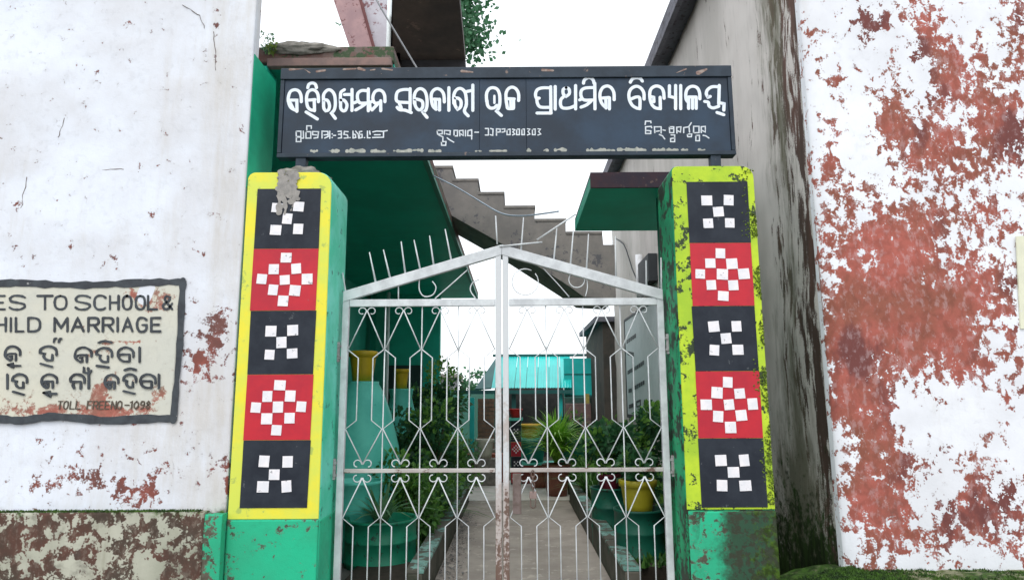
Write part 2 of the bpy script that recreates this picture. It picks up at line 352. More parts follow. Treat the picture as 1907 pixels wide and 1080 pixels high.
tx += T('ka', 140, 171, 647, 674)+T('ha', 179, 209, 648, 674)+[[(184, 638), (196, 635), (209, 638)], [(181, 681), (203, 684)]]+T('ba', 220, 249, 647, 673)+T('aa', 257, 264, 647, 674)
tx += T('aa', 12, 17, 697, 724)+T('ha', 23, 51, 697, 722)+[[(25, 729), (46, 735)]]+T('ka', 78, 107, 697, 722)+[[(82, 731), (94, 738), (93, 729), (82, 731)], [(94, 733), (106, 733)]]
tx += T('na', 131, 158, 697, 723)+[[(166, 690), (166, 723)], [(157, 684), (157, 693), (166, 695), (171, 690)], [(165, 685), (165, 688)]]
tx += T('ka', 196, 221, 698, 723)+T('ha', 230, 254, 697, 721)+[[(233, 689), (243, 686), (254, 689)], [(231, 728), (252, 733)]]+T('ba', 262, 290, 697, 722)+T('aa', 294, 299, 697, 723)
ribbons(tx, NM, .0145, (0, -1, 0), .0022, wob=.35).build('lettering', M_blk, nt_o)
tx = []
for i, (ch, x0) in enumerate((('T', 107), ('O', 118), ('L', 130), ('L', 141), ('F', 162), ('R', 173), ('E', 184), ('E', 195), ('N', 207), ('O', 218), ('-', 232), ('1', 240), ('0', 249), ('9', 260), ('8', 271))): tx += T(ch, x0, x0+8, 747, 761, .15)
ribbons(tx, NM, .0075, (0, -1, 0), .0022, wob=.3).build('small_lettering', plain('faded_black_paint', (.10, .08, .06), rough=.7), nt_o)

# =================================================================== RIGHT BUILDING
rb = thing('peeling_building', 'building with peeling white and red wall, right of the gate', 'building')
PR = peel('limewash_right', (.80, .82, .87), (.70, .71, .75), BRICKRED, BRICKRED2, scale=4.8, amp=1.6, fine=2.2, nsc=(1, 1, .8), chunk=3.5, under3=(.16, .055, .05), soft=.03, edge=(.36, .30, .29))
rf = pg([(1655, 480, 60, 75, .36), (1600, 500, 35, 60, .2), (1720, 450, 35, 80, .22), (1640, 600, 80, 90, .42), (1580, 660, 40, 120, .34), (1700, 600, 100, 75, .42), (1770, 560, 60, 90, .34), (1790, 660, 40, 60, .25), (1600, 760, 40, 80, .32), (1650, 800, 28, 60, .2), (1660, 890, 45, 70, .2),
         (1690, 250, 45, 70, .34), (1645, 230, 26, 40, .26), (1665, 150, 12, 60, .26), (1730, 270, 35, 40, .22), (1565, 170, 14, 40, .2), (1625, 40, 40, 22, .2), (1720, 50, 12, 60, .24), (1770, 120, 36, 70, .33), (1820, 180, 45, 70, .34), (1830, 90, 16, 60, .18), (1895, 60, 30, 60, .28), (1850, 260, 36, 60, .16), (1810, 330, 60, 60, .2), (1890, 230, 20, 60, .24), (1755, 210, 12, 60, .22),
         (1850, 310, 30, 30, .16), (1545, 240, 14, 80, .13), (1560, 400, 30, 60, .18), (1640, 420, 60, 34, .2), (1760, 420, 70, 40, .2), (1870, 420, 30, 60, .12), (1870, 560, 35, 60, .2), (1890, 640, 16, 60, .18),
         (1600, 930, 40, 55, .36), (1655, 960, 38, 70, .28), (1545, 950, 14, 70, .1), (1780, 965, 50, 40, .3), (1850, 950, 50, 50, .26), (1810, 900, 26, 50, .22), (1750, 860, 30, 12, .3), (1880, 870, 20, 30, .2), (1740, 1000, 90, 22, .15),
         (1600, 110, 55, 90, -.2), (1590, 250, 30, 60, -.1), (1800, 760, 90, 50, -.24), (1740, 800, 40, 40, -.12), (1560, 60, 20, 60, -.08), (1850, 160, 10, 30, -.1), (1870, 20, 60, 20, -.1), (1720, 330, 12, 70, -.1)])
RX = 2.02; corner = lambda p: .06*max(0, 1-(p.x-RX)/.10)**2
wall_grid('wall', (RX, 4.3, .42), (2.9, 0, 0), (0, 0, 5.4), 190, 300, (0, .12, 0), PR, rb,
          {'peel': lambda p: .305+rf(p.x, p.z)*1.3, 'dirt': lambda p: max(0, .42-(p.z-.45)*1.1)*.7+(.10*max(0, 1-(p.x-RX)/.05)) + (.62*math.exp(-((p.x-2.30)/.20)**2-((p.z-.86)/.2)**2)), 'moss': lambda p: .42-(p.z-.45)*8}, undul=.007, roundend=corner)
# passage side of that building
PS = peel('damp_passage_plaster', (.62, .58, .55), (.48, .45, .42), (.13, .065, .05), (.07, .045, .035), nsc=(1, 1, .2), scale=8, amp=1.7, fine=1.3, chunk=2.6, edge=(.10, .09, .07), dirt=(.12, .115, .075), moss=(.025, .055, .008))
def s_peel(p):
    a = .10
    a += .58*math.exp(-((p.y-4.52)/.13)**2)+.36*math.exp(-((p.y-4.85)/.25)**2)
    return a+.10*noise.noise(Vector((p.y*4, p.z*.6, 3)))
def s_dirt(p):
    a = .60*math.exp(-((p.y-4.95)/.42)**2)+.16*math.exp(-max(0, p.y-4.4)/2.2)*min(1, max(.1, (p.y-4.32)/.12))+.42*max(0, 1-(p.z)/1.9)-.14+.16*math.exp(-((p.y-5.45)/.3)**2)
    return a+.22*noise.noise(Vector((p.y*2.4, p.z*.35, 9)))
wall_grid('side_wall', (2.04, 13.6, 0), (0, -9.29, 0), (0, 0, 5.83), 280, 90, (.12, 0, 0), PS, rb,
          {'peel': s_peel, 'dirt': s_dirt, 'moss': lambda p: .86-p.z*.46+.1*noise.noise(p*2)+.30*math.exp(-((p.y-5.35)/.25)**2-((p.z-2.6)/1.2)**2)-(.5 if p.y > 7 else 0)}, undul=.012,
          roundend=lambda p: .05*max(0, 1-(p.y-4.31)/.12)**2)
# eave slab
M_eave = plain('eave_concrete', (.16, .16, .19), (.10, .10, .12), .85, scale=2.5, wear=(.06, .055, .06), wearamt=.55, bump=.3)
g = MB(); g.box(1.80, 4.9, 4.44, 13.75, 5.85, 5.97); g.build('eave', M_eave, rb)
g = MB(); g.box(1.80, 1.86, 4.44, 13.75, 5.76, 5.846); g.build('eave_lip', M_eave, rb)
# mossy plinth in front of the red wall, with a mound between wall and pillar
MO = peel('mossy_plinth_mat', (.20, .20, .12), (.14, .15, .08), (.07, .10, .02), (.05, .07, .02), scale=6, amp=1.5, moss=(.035, .085, .010))
vs = []; fs = []; nu, nv = 90, 26
def plz(x, y):
    z = .462+.012*noise.noise(Vector((x*3, y*5, 0)))
    if x < 2.25: z += .0*max(0, 1-abs(x-1.98)/.25)*max(0, min(1, (y-4.0)/.3))
    if x < 1.9: z -= (1.9-x)*.3
    return z+.02*noise.noise(Vector((x*9, y*9, 4)))
for j in range(nv+1):
    for i in range(nu+1):
        x = 1.60+3.3*i/nu; y = 3.86+.62*j/nv; z = plz(x, y)
        if y < 3.93: z -= .03
        vs.append((x, y, z))
W = nu+1
for j in range(nv):
    for i in range(nu): fs.append((j*W+i, j*W+i+1, (j+1)*W+i+1, (j+1)*W+i))
b0 = len(vs); vs += [(1.6, 3.86, 0), (4.9, 3.86, 0), (4.9, 4.48, 0), (1.6, 4.48, 0)]
fs += [(b0, b0+1)+tuple(range(nu, -1, -1)), (b0+3, b0)+tuple(j*W for j in range(nv+1))]
me = bpy.data.meshes.new('mossy_plinth'); me.from_pydata(vs, [], fs)
for k, fn in (('peel', lambda p: .45), ('dirt', lambda p: .2), ('moss', lambda p: .5+.2*noise.noise(Vector(p)*2) + (.25 if p[0] < 2.2 else 0))):
    a = me.attributes.new(k, 'FLOAT', 'POINT'); a.data.foreach_set('value', [fn(p) for p in vs])
link('mossy_plinth', me, MO, rb, True)

# leaf / moss tuft helper
def leafmat(name, c1, c2, rough=.55, tr=.35):
    if name in MATS: return MATS[name]
    m, nt, p = newmat(name); b = NB(nt); n = b.noise(17, 3, .6)
    c = b.mix(b.step(n, .38, .62), c1, c2); b.l(c, p.inputs['Base Color']); p.inputs['Roughness'].default_value = rough
    t = b.n('ShaderNodeBsdfTranslucent'); b.l(c, t.inputs[0]); mxs = b.n('ShaderNodeMixShader'); mxs.inputs[0].default_value = tr
    b.l(p.outputs[0], mxs.inputs[1]); b.l(t.outputs[0], mxs.inputs[2]); b.l(mxs.outputs[0], nt.nodes['Material Output'].inputs[0])
    MATS[name] = m; return m
M_moss = leafmat('moss_green', (.055, .13, .012), (.015, .04, .008), .9, .15)
M_leaf = leafmat('leaf_mid', (.10, .25, .045), (.04, .13, .025))
M_leafd = leafmat('leaf_dark', (.05, .18, .07), (.025, .10, .04))
M_leafb = leafmat('leaf_bright', (.36, .66, .08), (.2, .48, .05))
M_leafy = leafmat('leaf_lit_top', (.20, .42, .07), (.10, .26, .05))  # brighter leaf tone for shrub tops, light put in by colour
M_leafp = leafmat('leaf_pale', (.17, .34, .16), (.10, .24, .11))
def tufts(name, n, posfn, h, mat, parent, r):
    mb = MB()
    for i in range(n):
        p = posfn(); 
        if p is None: continue
        p = Vector(p); s = h*r.uniform(.4, 1.3); a = r.uniform(0, 6.28); t = Vector((r.uniform(-.7, .7), r.uniform(-.7, .7), 1)).normalized()*s
        d = Vector((math.cos(a), math.sin(a), 0))*s*.35
        mb.add([p-d, p+d, p+t], [(0, 1, 2)])
    me = bpy.data.meshes.new(name); me.from_pydata(mb.v, [], mb.f)
    return link(name, me, mat, parent, kind='stuff')
def rp():
    x = 1.62+abs(rnd.gauss(0, .45)) if rnd.random() < .5 else rnd.uniform(1.62, 4.2); y = rnd.uniform(3.88, 4.32)
    if x > 2.3 and noise.noise(Vector((x*4, y*4, 0))) < -.05: return None
    return (x, y, plz(x, y)-.003)
tufts('moss', 14000, rp, .016, M_moss, rb, rnd)
tufts('moss', 2600, lambda: (min(-1.9, -1.92-abs(rnd.gauss(0, .5)))-(0 if rnd.random() < .4 else rnd.uniform(0, 1.3)), rnd.uniform(4.225, 4.29), .832), .012, M_moss, lw, rnd)
# cream patch at the far right of the red wall
g = MB(); g.prism([at(1901, 612, Y=4.288), at(1960, 612, Y=4.288), at(1960, 436, Y=4.288), at(1893, 440, Y=4.288)], (0, .01, 0)); g.build('painted_patch', plain('cream_patch', (.72, .72, .56), (.66, .66, .52), .8, wear=(.7, .7, .7), wearamt=.58), rb)
# notice board on the passage wall
nb = thing('wall_notice_board', 'pale grey notice board fixed on the passage wall beyond the gate', 'notice board')
M_pg = plain('pale_grey_paint', (.54, .60, .61), (.46, .53, .54), .6, scale=3, wear=(.3, .33, .33), wearamt=.6)
g = MB(); g.box(2.005, 2.03, 9.35, 12.1, 1.22, 2.86); g.build('board', M_pg, nb)
M_dk = plain('dark_frame_paint', (.03, .035, .04), rough=.6)
g = MB()
for y0, y1, z0, z1 in ((9.3, 12.15, 1.16, 1.218), (9.3, 12.15, 2.862, 2.90), (9.30, 9.347, 1.22, 2.86), (12.102, 12.15, 1.22, 2.86)): g.box(1.995, 2.03, y0, y1, z0, z1)
g.build('frame', M_dk, nb)
st = []
for (x0, y0, x1, y1) in ((1167, 637, 1185, 624), (1169, 657, 1181, 660), (1169, 694, 1182, 686), (1183, 686, 1200, 674), (1182, 722, 1201, 711), (1171, 728, 1177, 726), (1172, 757, 1180, 754)):
    n = 5
    for k in range(n):
        xa = x0+(x1-x0)*(k+.1)/n; xb = x0+(x1-x0)*(k+.8)/n; ya = y0+(y1-y0)*(k+.1)/n; yb = y0+(y1-y0)*(k+.8)/n
        st += [[(xa, ya-2), (xb, yb-2)], [(xa, ya-2), (xa, ya+2), (xb, yb+2)]]
st += [[(1186, 748), (1193, 745), (1193, 755), (1186, 757), (1186, 748)]]
ribbons(st, lambda a, b: at(a, b, X=2.005), .03, (-1, 0, 0), .003, sm=0).build('lettering', M_dk, nb)

# meter box + cable on the passage wall
mt = thing('electric_meter_box', 'dark electric box with white conduit on the passage wall', 'electric box')
c0 = at(1197, 490, X=2.03); 
g = MB(); g.box(1.90, 2.03, 9.3, 10.1, 3.12, 3.52); g.build('box', M_dk, mt, bevel=.01)
g = MB(); g.tube([(1.97, 10.35, 2.9), (1.97, 10.35, 3.72)], .055, 10); g.build('conduit', plain('white_plastic', (.8, .82, .85), rough=.4), mt, True)
g = MB(); g.tube(smooth_line([at(1148, 445, X=2.0), at(1162, 456, X=2.0), at(1171, 480, X=2.0), at(1178, 502, X=1.98), at(1186, 520, X=1.98)], 5), .012, 6)
tag(g.build('hanging_cable', M_dk, smooth=True), 'thin black cable drooping down the pink passage wall', 'cable')

# =================================================================== GATE PILLARS
M_yel = plain('yellow_paint', (.80, .70, .04), (.62, .68, .09), .6, scale=3, wear=(.42, .50, .10), wearamt=.57, wscale=9, bump=.25)
M_lime = plain('mossy_lime_paint', (.50, .66, .03), (.34, .52, .03), .7, scale=4, wear=(.03, .05, .02), wearamt=.535, wscale=11, bump=.3)
M_grn = plain('green_gloss_paint', (.05, .58, .37), (.16, .70, .55), .5, scale=3.5, wear=(.03, .22, .15), wearamt=.585, wscale=10, bump=.5)
M_gbase = plain('base_green_paint', (.02, .46, .25), (.015, .34, .19), .6, scale=5, wear=(.05, .10, .06), wearamt=.575, wscale=8, bump=.4)
M_gb2 = plain('mossy_green_base', (.012, .33, .14), (.006, .16, .07), .7, scale=5, wear=(.018, .028, .014), wearamt=.475, wscale=6, bump=.5)
M_grn2 = plain('damp_green_paint', (.01, .36, .15), (.005, .20, .09), .55, scale=4, wear=(.02, .035, .02), wearamt=.5, wscale=9, bump=.35)
M_pblk = plain('panel_black', (.014, .018, .028), (.024, .03, .042), .6, scale=6, spec=.25, wear=(.10, .11, .12), wearamt=.63, wscale=16)
M_pred = plain('panel_red', (.52, .015, .03), (.42, .012, .03), .5, scale=5, wear=(.3, .1, .1), wearamt=.64, wscale=16)
M_pwht = plain('panel_white', (.84, .80, .82), (.72, .72, .76), .6, scale=14, wear=(.34, .34, .36), wearamt=.60, wscale=22)
M_cem = plain('grey_cement', (.30, .28, .25), (.19, .18, .16), .95, scale=14, bump=.8)
X5 = [(0, 0), (2, 0), (1, 1), (0, 2), (2, 2)]
D9 = [(2, 0), (1, 1), (3, 1), (0, 2), (2, 2), (4, 2), (1, 3), (3, 3), (2, 4)]
sq_me = {}
def sq_mesh():
    if 'm' not in sq_me:
        s = .034; sq_me['m'] = MB().box(-s, s, -.0015, .0015, -s, s).mesh('square')
        sq_me['m'].materials.append(M_pwht)
    return sq_me['m']
def outline(x0, x1, z0, z1, r0, r1, Y, n=6, jit=.004):
    pts = [Vector((x0, Y, z0)), Vector((x1, Y, z0))]
    for k in range(n+1): a = math.pi/2*k/n; pts.append(Vector((x1-r1+r1*math.cos(a), Y, z1-r1+r1*math.sin(a))))
    for k in range(n+1): a = math.pi/2*(1+k/n); pts.append(Vector((x0+r0+r0*math.cos(a), Y, z1-r0+r0*math.sin(a))))
    return pts
def pillar(label, x0, x1, px0, px1, zb, zt, ptop, pbot, base, mats, dy, rr, inner_left):
    t = thing('gate_pillar', label, 'pillar', 'painted pillars either side of the gate')
    yel, grn, basem = mats
    mb = MB(); mb.prism(outline(x0, x1, .0, zt, rr[0], rr[1], 4.306), (0, dy, 0)); mb.build('post', grn, t, bevel=.018)
    mb = MB(); mb.prism(outline(x0+.004, x1-.004, zb, zt-.006, rr[0], rr[1], 4.298), (0, .012, 0)); mb.build('border', yel, t, bevel=.004)
    n = 5; H = (ptop-pbot)/n; cx = (px0+px1)/2
    for k in range(n):
        za = ptop-H*(k+1)+.001; zb_ = ptop-H*k-.001
        j = [rnd.uniform(-.004, .004) for _ in range(4)]
        red = k % 2 == 1
        mb = MB(); mb.prism([(px0+j[0], 4.2945, za), (px1+j[1], 4.2945, za), (px1+j[2], 4.2945, zb_), (px0+j[3], 4.2945, zb_)], (0, .008, 0))
        pn = mb.build('painted_panel', M_pred if red else M_pblk, t, label='red panel with a white checkered diamond' if red else 'black panel with five white squares')
        pit = .070; m = (za+zb_)/2
        for (c, r) in (D9 if red else X5):
            o = bpy.data.objects.new('square', sq_mesh()); COL.objects.link(o); o.parent = pn
            hw = 2 if red else 1
            s = rnd.uniform(.88, 1.08)
            o.location = (cx+(c-hw)*pit*1.03+rnd.uniform(-.004, .004), 4.2925, m-(r-hw)*(pit if red else pit*1.08)+rnd.uniform(-.004, .004)); o.scale = (s, 1, rnd.uniform(.9, 1.04)); o.rotation_euler = (0, rnd.uniform(-.09, .09), 0)
    mb = MB(); mb.box(*base); mb.build('base', basem, t, bevel=.012)
    return t
pl = pillar('lighter gate pillar with yellow edging, beside the white wall, grey cement lump on top', -1.775, -1.207, -1.702, -1.280, .775, 3.005, 2.885, .842, (-1.772, -1.203, 4.306, 4.74, 0, .77), (M_yel, M_grn, M_gbase), .43, (.05, .10), -1)
pr = pillar('darker gate pillar with mossy lime edging, beside the peeling red building', 1.055, 1.605, 1.150, 1.555, .82, 3.03, 2.915, .832, (1.060, 1.60, 4.285, 4.76, 0, .815), (M_lime, M_grn2, M_gb2), .45, (.04, .08), 1)
# green smear left of the left pillar base and yellow strip wear
PB = peel('splashed_green_plinth', (.02, .46, .25), (.03, .38, .21), (.15, .13, .10), (.08, .075, .055), scale=9, amp=1.5, fine=1.5, dirt=(.03, .04, .025), stain=(.05, .30, .18))
wall_grid('plinth_corner', (-1.884, 4.238, 0), (.108, 0, 0), (0, 0, .815), 16, 70, (0, .49, 0), PB, pl, {'peel': lambda p: .62-(p.x+1.884)*4+.1*noise.noise(p*5), 'dirt': lambda p: .28, 'moss': lambda p: .4-max(0, .8-p.z)*3}, undul=.010)
wall_grid('base_face', (-1.770, 4.294, 0), (.560, 0, 0), (0, 0, .772), 50, 70, (0, .01, 0), PB, pl, {'peel': lambda p: .16+.25*max(0, 1-(p.x+1.77)/.08), 'dirt': lambda p: .12+.15*noise.noise(p*3), 'moss': lambda p: 0}, undul=.002)
wall_grid('base_face', (1.062, 4.280, 0), (.536, 0, 0), (0, 0, .812), 50, 70, (0, .004, 0), PB, pr, {'peel': lambda p: .40+.25*max(0, (p.x-1.3)/.3), 'dirt': lambda p: .40+1.1*max(0, (p.x-1.20)/.3), 'moss': lambda p: .32+.25*max(0, (p.x-1.3)/.3)}, undul=.004)
# cement lump with runs
bm = bmesh.new(); bmesh.ops.create_icosphere(bm, subdivisions=4, radius=1)
for v in bm.verts:
    p = v.co.copy(); q = Vector((p.x*.17, p.y*.17, p.z*.075)); q *= 1+.25*noise.noise(p*2.2)+.12*noise.noise(p*7)
    v.co = q+Vector((-1.47, 4.50, 3.015))
me = bpy.data.meshes.new('cement_lump'); bm.to_mesh(me); bm.free(); link('cement_lump', me, M_cem, pl, True)
rr_ = random.Random(12); rs_ = []
for k in range(15):
    x_ = rr_.uniform(514, 553); L = rr_.uniform(14, 60)*(1.5 if 524 < x_ < 548 else .8); y_ = 322+rr_.uniform(-2, 3)
    rs_.append(([(x_, y_), (x_+rr_.uniform(-3, 3), y_+L*.4), (x_+rr_.uniform(-4, 4), y_+L*.75), (x_+rr_.uniform(-5, 5), y_+L)], rr_.uniform(.012, .034)))
run = ribbons(rs_, lambda a, b: at(a, b, Y=4.291), .05, (0, -1, 0), .0015, wob=2.2)
run.build('cement_run', plain('cement_run', (.34, .32, .30), (.24, .23, .22), .95, scale=20, bump=.9), pl)
# dirt crust on top of the right pillar
bm = bmesh.new(); bmesh.ops.create_icosphere(bm, subdivisions=4, radius=1)
for v in bm.verts:
    p = v.co.copy(); q = Vector((p.x*.22, p.y*.18, p.z*.032)); q *= 1+.25*noise.noise(p*3)+.12*noise.noise(p*9)
    v.co = q+Vector((1.34, 4.53, 3.03))
me = bpy.data.meshes.new('moss_crust'); bm.to_mesh(me); bm.free(); link('moss_crust', me, plain('black_moss', (.04, .06, .02), (.10, .16, .02), .95, scale=18, bump=.9), pr, True)
# lichen growing along the right edge of the right pillar
def lich():
    z = rnd.uniform(.85, 3.0); x = 1.60-abs(rnd.gauss(0, .02))-(.0 if rnd.random() < .7 else rnd.uniform(0, .06))
    if noise.noise(Vector((x*5, 0, z*3))) < -.05: return None
    return (x, 4.294, z)
def side_tuft(name, n, fn, h, mat, parent):
    mb = MB()
    for i in range(n):
        p = fn()
        if p is None: continue
        p = Vector(p); s = h*rnd.uniform(.4, 1.2); d = Vector((rnd.uniform(-1, 1), 0, rnd.uniform(-1, 1))).normalized()*s*.5; t = Vector((rnd.uniform(-.6, .6), -1, rnd.uniform(-.6, .6))).normalized()*s*.6
        e = Vector((d.z, 0, -d.x))
        mb.add([p-d, p+e, p+d, p-e, p+t], [(0, 1, 4), (1, 2, 4), (2, 3, 4), (3, 0, 4)])
    me = bpy.data.meshes.new(name); me.from_pydata(mb.v, [], mb.f); return link(name, me, mat, parent, kind='stuff')
side_tuft('lichen', 1500, lich, .012, plain('lichen', (.05, .07, .015), (.14, .22, .02), .95, scale=30), pr)

# =================================================================== SIGNBOARD
sg = thing('school_signboard', 'long dark blue school signboard with white lettering over the gate', 'signboard')
BY = 4.42; sx0, sx1, sz0, sz1 = -1.63, 1.535, 3.158, 3.80
M_navy = plain('navy_board_paint', (.014, .024, .040), (.022, .046, .082), .5, scale=1.6, spec=.35, wear=(.075, .07, .085), wearamt=.66, wscale=7, bump=.1)
M_navyd = plain('navy_frame_paint', (.018, .028, .042), (.03, .045, .065), .55, scale=5, spec=.3, wear=(.20, .15, .13), wearamt=.62, wscale=16)
seams = [sx0+.03, -.20, .14, sx1-.03]
seams[1] = at(893, 200, Y=BY).x; seams[2] = at(980, 200, Y=BY).x
for a_, b_ in zip(seams[:-1], seams[1:]):
    mb = MB(); mb.box(a_+.0007, b_-.0007, BY, BY+.045, sz0+.02, sz1-.085); mb.build('face_panel', M_navy, sg, bevel=.002)
for nm, bx in (('frame_rail', (sx0, sx1, BY-.014, BY+.075, sz1-.083, sz1)), ('frame_rail', (sx0, sx1, BY-.010, BY+.075, sz0-.012, sz0+.018)), ('frame_stile', (sx0, sx0+.028, BY-.008, BY+.07, sz0+.02, sz1-.085)), ('frame_stile', (sx1-.028, sx1, BY-.008, BY+.07, sz0+.02, sz1-.085))):
    mb = MB(); mb.box(*bx); mb.build(nm, M_navyd, sg, bevel=.004)
mb = MB(); mb.box(sx0+.02, sx1-.02, BY+.048, BY+.06, sz0+.02, sz1-.08); mb.build('back_sheet', M_navyd, sg)
for xa in (-1.50, 1.36):
    mb = MB(); mb.box(xa, xa+.07, BY+.0, BY+.06, sz0-.16, sz0-.0125); mb.build('support_post', M_navyd, sg, bevel=.003)
# worn strip of old lettering along the bottom edge
BM = lambda a, b: at(a, b, Y=BY)
r2 = random.Random(3); st = []
x = 580
while x < 1315:
    L = r2.choice((6, 10, 18, 30)); 
    if 640 < x < 760 or r2.random() < .72:
        y = 282-(x-580)*.003+r2.uniform(-1, 1)
        st.append(([(x, y), (x+L*.5, y+r2.uniform(-1.5, 1.5)), (x+L, y)], r2.uniform(.012, .03)))
    x += L+r2.choice((1, 3, 8, 16))
ribbons(st, BM, .02, (0, -1, 0), .0008, wob=1.6).build('worn_lettering', plain('old_white_paint', (.42, .42, .38), (.28, .30, .27), .8, scale=30), sg, kind='stuff')
r2 = random.Random(8)
st = [([(x, 134+r2.uniform(-6, 3)), (x+r2.uniform(6, 26), 133+r2.uniform(-5, 3))], r2.uniform(.006, .02)) for x in (540, 566, 590, 640, 668, 690, 712, 1010, 1260, 1300, 860)]
ribbons(st, lambda a, b: at(a, b, Y=BY-.014), .02, (0, -1, 0), .0008, wob=1.8).build('rust_patch', plain('rusty_chip', (.20, .12, .10), (.34, .28, .25), .9, scale=30), sg, kind='stuff')
# title lettering, traced letter by letter
def cv(L, ox, oy, sc): return [[(ox+a/sc, oy+b/sc) for a, b in st] for st in L]
W1 = [[(345, 480), (340, 370), (300, 290), (225, 265), (150, 300), (115, 400), (120, 490), (165, 585), (265, 640)], [(268, 650), (265, 450), (150, 450)], [(150, 500), (200, 600)],
      [(460, 230), (480, 170), (540, 145), (595, 170), (615, 230)], [(650, 480), (645, 370), (610, 295), (540, 265), (470, 300), (440, 380), (440, 480), (460, 570), (510, 620), (580, 630)], [(580, 640), (575, 470)], [(470, 450), (590, 440)], [(430, 660), (520, 715), (630, 785)],
      [(740, 480), (740, 360), (785, 290), (840, 265), (900, 300), (940, 380), (950, 520), (930, 620), (880, 680), (950, 775)], [(745, 445), (810, 455), (845, 540), (830, 620), (780, 640), (745, 590), (740, 480)],
      [(1110, 265), (1050, 310), (1040, 390), (1040, 500)], [(1050, 445), (1110, 455), (1155, 530), (1135, 620), (1090, 640), (1045, 590), (1045, 450)], [(1110, 350), (1235, 350)], [(1245, 260), (1245, 635)],
      [(1535, 250), (1535, 640)], [(1520, 285), (1420, 280), (1350, 330), (1345, 430), (1390, 500), (1510, 500)], [(1480, 520), (1400, 575), (1310, 625)], [(1350, 470), (1280, 500)],
      [(1830, 480), (1825, 370), (1790, 300), (1730, 272), (1660, 295), (1620, 370), (1620, 450), (1660, 505), (1740, 490)], [(1755, 460), (1755, 640)], [(1700, 520), (1600, 625)], [(1620, 470), (1560, 500), (1570, 600)]]
W2 = [[(435, 290), (435, 740)], [(420, 310), (290, 310), (180, 350), (145, 450), (175, 560), (400, 580)], [(165, 680), (220, 730), (330, 740), (460, 790)], [(210, 600), (250, 690)],
      [(525, 600), (525, 420), (580, 320), (660, 290), (740, 340), (780, 450), (790, 620), (760, 740), (700, 780), (790, 890)], [(530, 505), (620, 520), (690, 560), (700, 660), (660, 725), (600, 725), (545, 650), (530, 540)],
      [(1150, 570), (1140, 420), (1090, 330), (1010, 290), (930, 320), (880, 400), (880, 520), (910, 650), (980, 725)], [(1050, 510), (1050, 740)], [(930, 510), (1050, 515)], [(960, 530), (975, 700)],
      [(1245, 270), (1245, 745)], [(1350, 600), (1350, 420), (1400, 320), (1480, 285), (1560, 330), (1600, 430), (1610, 620), (1570, 760), (1650, 860)], [(1380, 485), (1450, 495), (1500, 560), (1490, 670), (1430, 720), (1375, 640), (1360, 500)], [(1620, 350), (1720, 330)], [(1745, 215), (1745, 745)]]
W3 = [[(185, 560), (180, 400), (230, 300), (310, 270), (400, 300), (450, 400), (460, 550), (440, 680), (390, 760), (490, 850)], [(190, 540), (205, 640), (260, 695), (340, 690), (395, 640)], ([(345, 440), (345, 590)], .016),
      [(850, 540), (850, 400), (800, 300), (720, 260), (640, 290), (590, 380), (590, 520), (610, 650), (630, 705), (740, 705)], [(620, 500), (760, 505)], [(745, 510), (745, 690)], ([(680, 520), (685, 690)], .018),
      [(1520, 250), (1525, 800)], [(1500, 275), (1340, 275), (1240, 315), (1205, 400), (1220, 480), (1280, 490)], [(1230, 500), (1245, 600), (1310, 675), (1500, 680)], [(1235, 800), (1530, 800)], [(1615, 245), (1615, 720)]]
W4 = [[(170, 285), (235, 320), (240, 420), (170, 480), (110, 430), (105, 330), (170, 285)], [(110, 490), (50, 560), (50, 680), (110, 740), (250, 735), (380, 680)], [(380, 240), (380, 760)],
      [(555, 190), (580, 110), (680, 65), (765, 110), (790, 190)], [(805, 190), (810, 760)], [(790, 285), (600, 295), (510, 350), (500, 470), (570, 560), (760, 560)], [(720, 590), (620, 670), (500, 720)], [(530, 530), (470, 560)],
      [(1235, 555), (1230, 400), (1170, 290), (1080, 250), (980, 290), (925, 400), (925, 530), (965, 640), (1040, 720)], [(960, 520), (1120, 505)], [(1130, 510), (1130, 760)], [(1050, 540), (1055, 740)]]
W5 = [[(130, 135), (170, 75), (240, 55), (310, 70), (345, 115)], [(375, 435), (370, 320), (320, 240), (240, 205), (150, 245), (108, 330), (115, 440), (165, 540), (240, 590), (300, 600)], [(300, 605), (300, 420), (240, 395), (150, 430)],
      [(730, 420), (720, 300), (680, 230), (600, 200), (520, 230), (480, 300), (480, 420), (515, 530), (580, 590), (665, 600)], [(665, 605), (660, 400)], [(500, 390), (545, 400), (550, 480)],
      [(825, 195), (825, 385), (910, 405)], [(935, 190), (935, 605)], [(1025, 190), (1025, 605)],
      [(1365, 430), (1360, 320), (1320, 235), (1240, 205), (1160, 235), (1120, 310), (1120, 430), (1160, 490)], [(1165, 400), (1165, 600)], [(1235, 400), (1235, 600)], [(1300, 400), (1300, 600)], [(1165, 395), (1300, 395)],
      [(1710, 190), (1700, 520)], [(1690, 215), (1580, 215), (1500, 270), (1480, 340), (1510, 400), (1550, 385)], [(1450, 475), (1515, 490), (1530, 555), (1600, 590), (1700, 560)], [(1720, 500), (1795, 515), (1790, 630)], [(1670, 670), (1790, 710)]]
def cvw(L, ox, oy, sc): return [((cv([st[0]], ox, oy, sc)[0], st[1]) if isinstance(st, tuple) else cv([st], ox, oy, sc)[0]) for st in L]
ttl = cvw(W1, 525, 140, 9.535)+cvw(W2, 725, 140, 11.22)+cvw(W3, 890, 140, 11.22)+cvw(W4, 1040, 140, 11.92)+cvw(W5, 1160, 140, 9.535)
M_wl = plain('white_lettering', (.78, .84, .90), (.70, .76, .84), .5, scale=9)
cnt = [3, 5, 2, 4, 4, 4, 4, 2, 4, 1, 4, 3, 4, 5, 3, 5, 4, 3, 3, 3, 5, 5]; k0 = 0
assert sum(cnt) == len(ttl), (sum(cnt), [len(q) for q in (W1, W2, W3, W4, W5)])
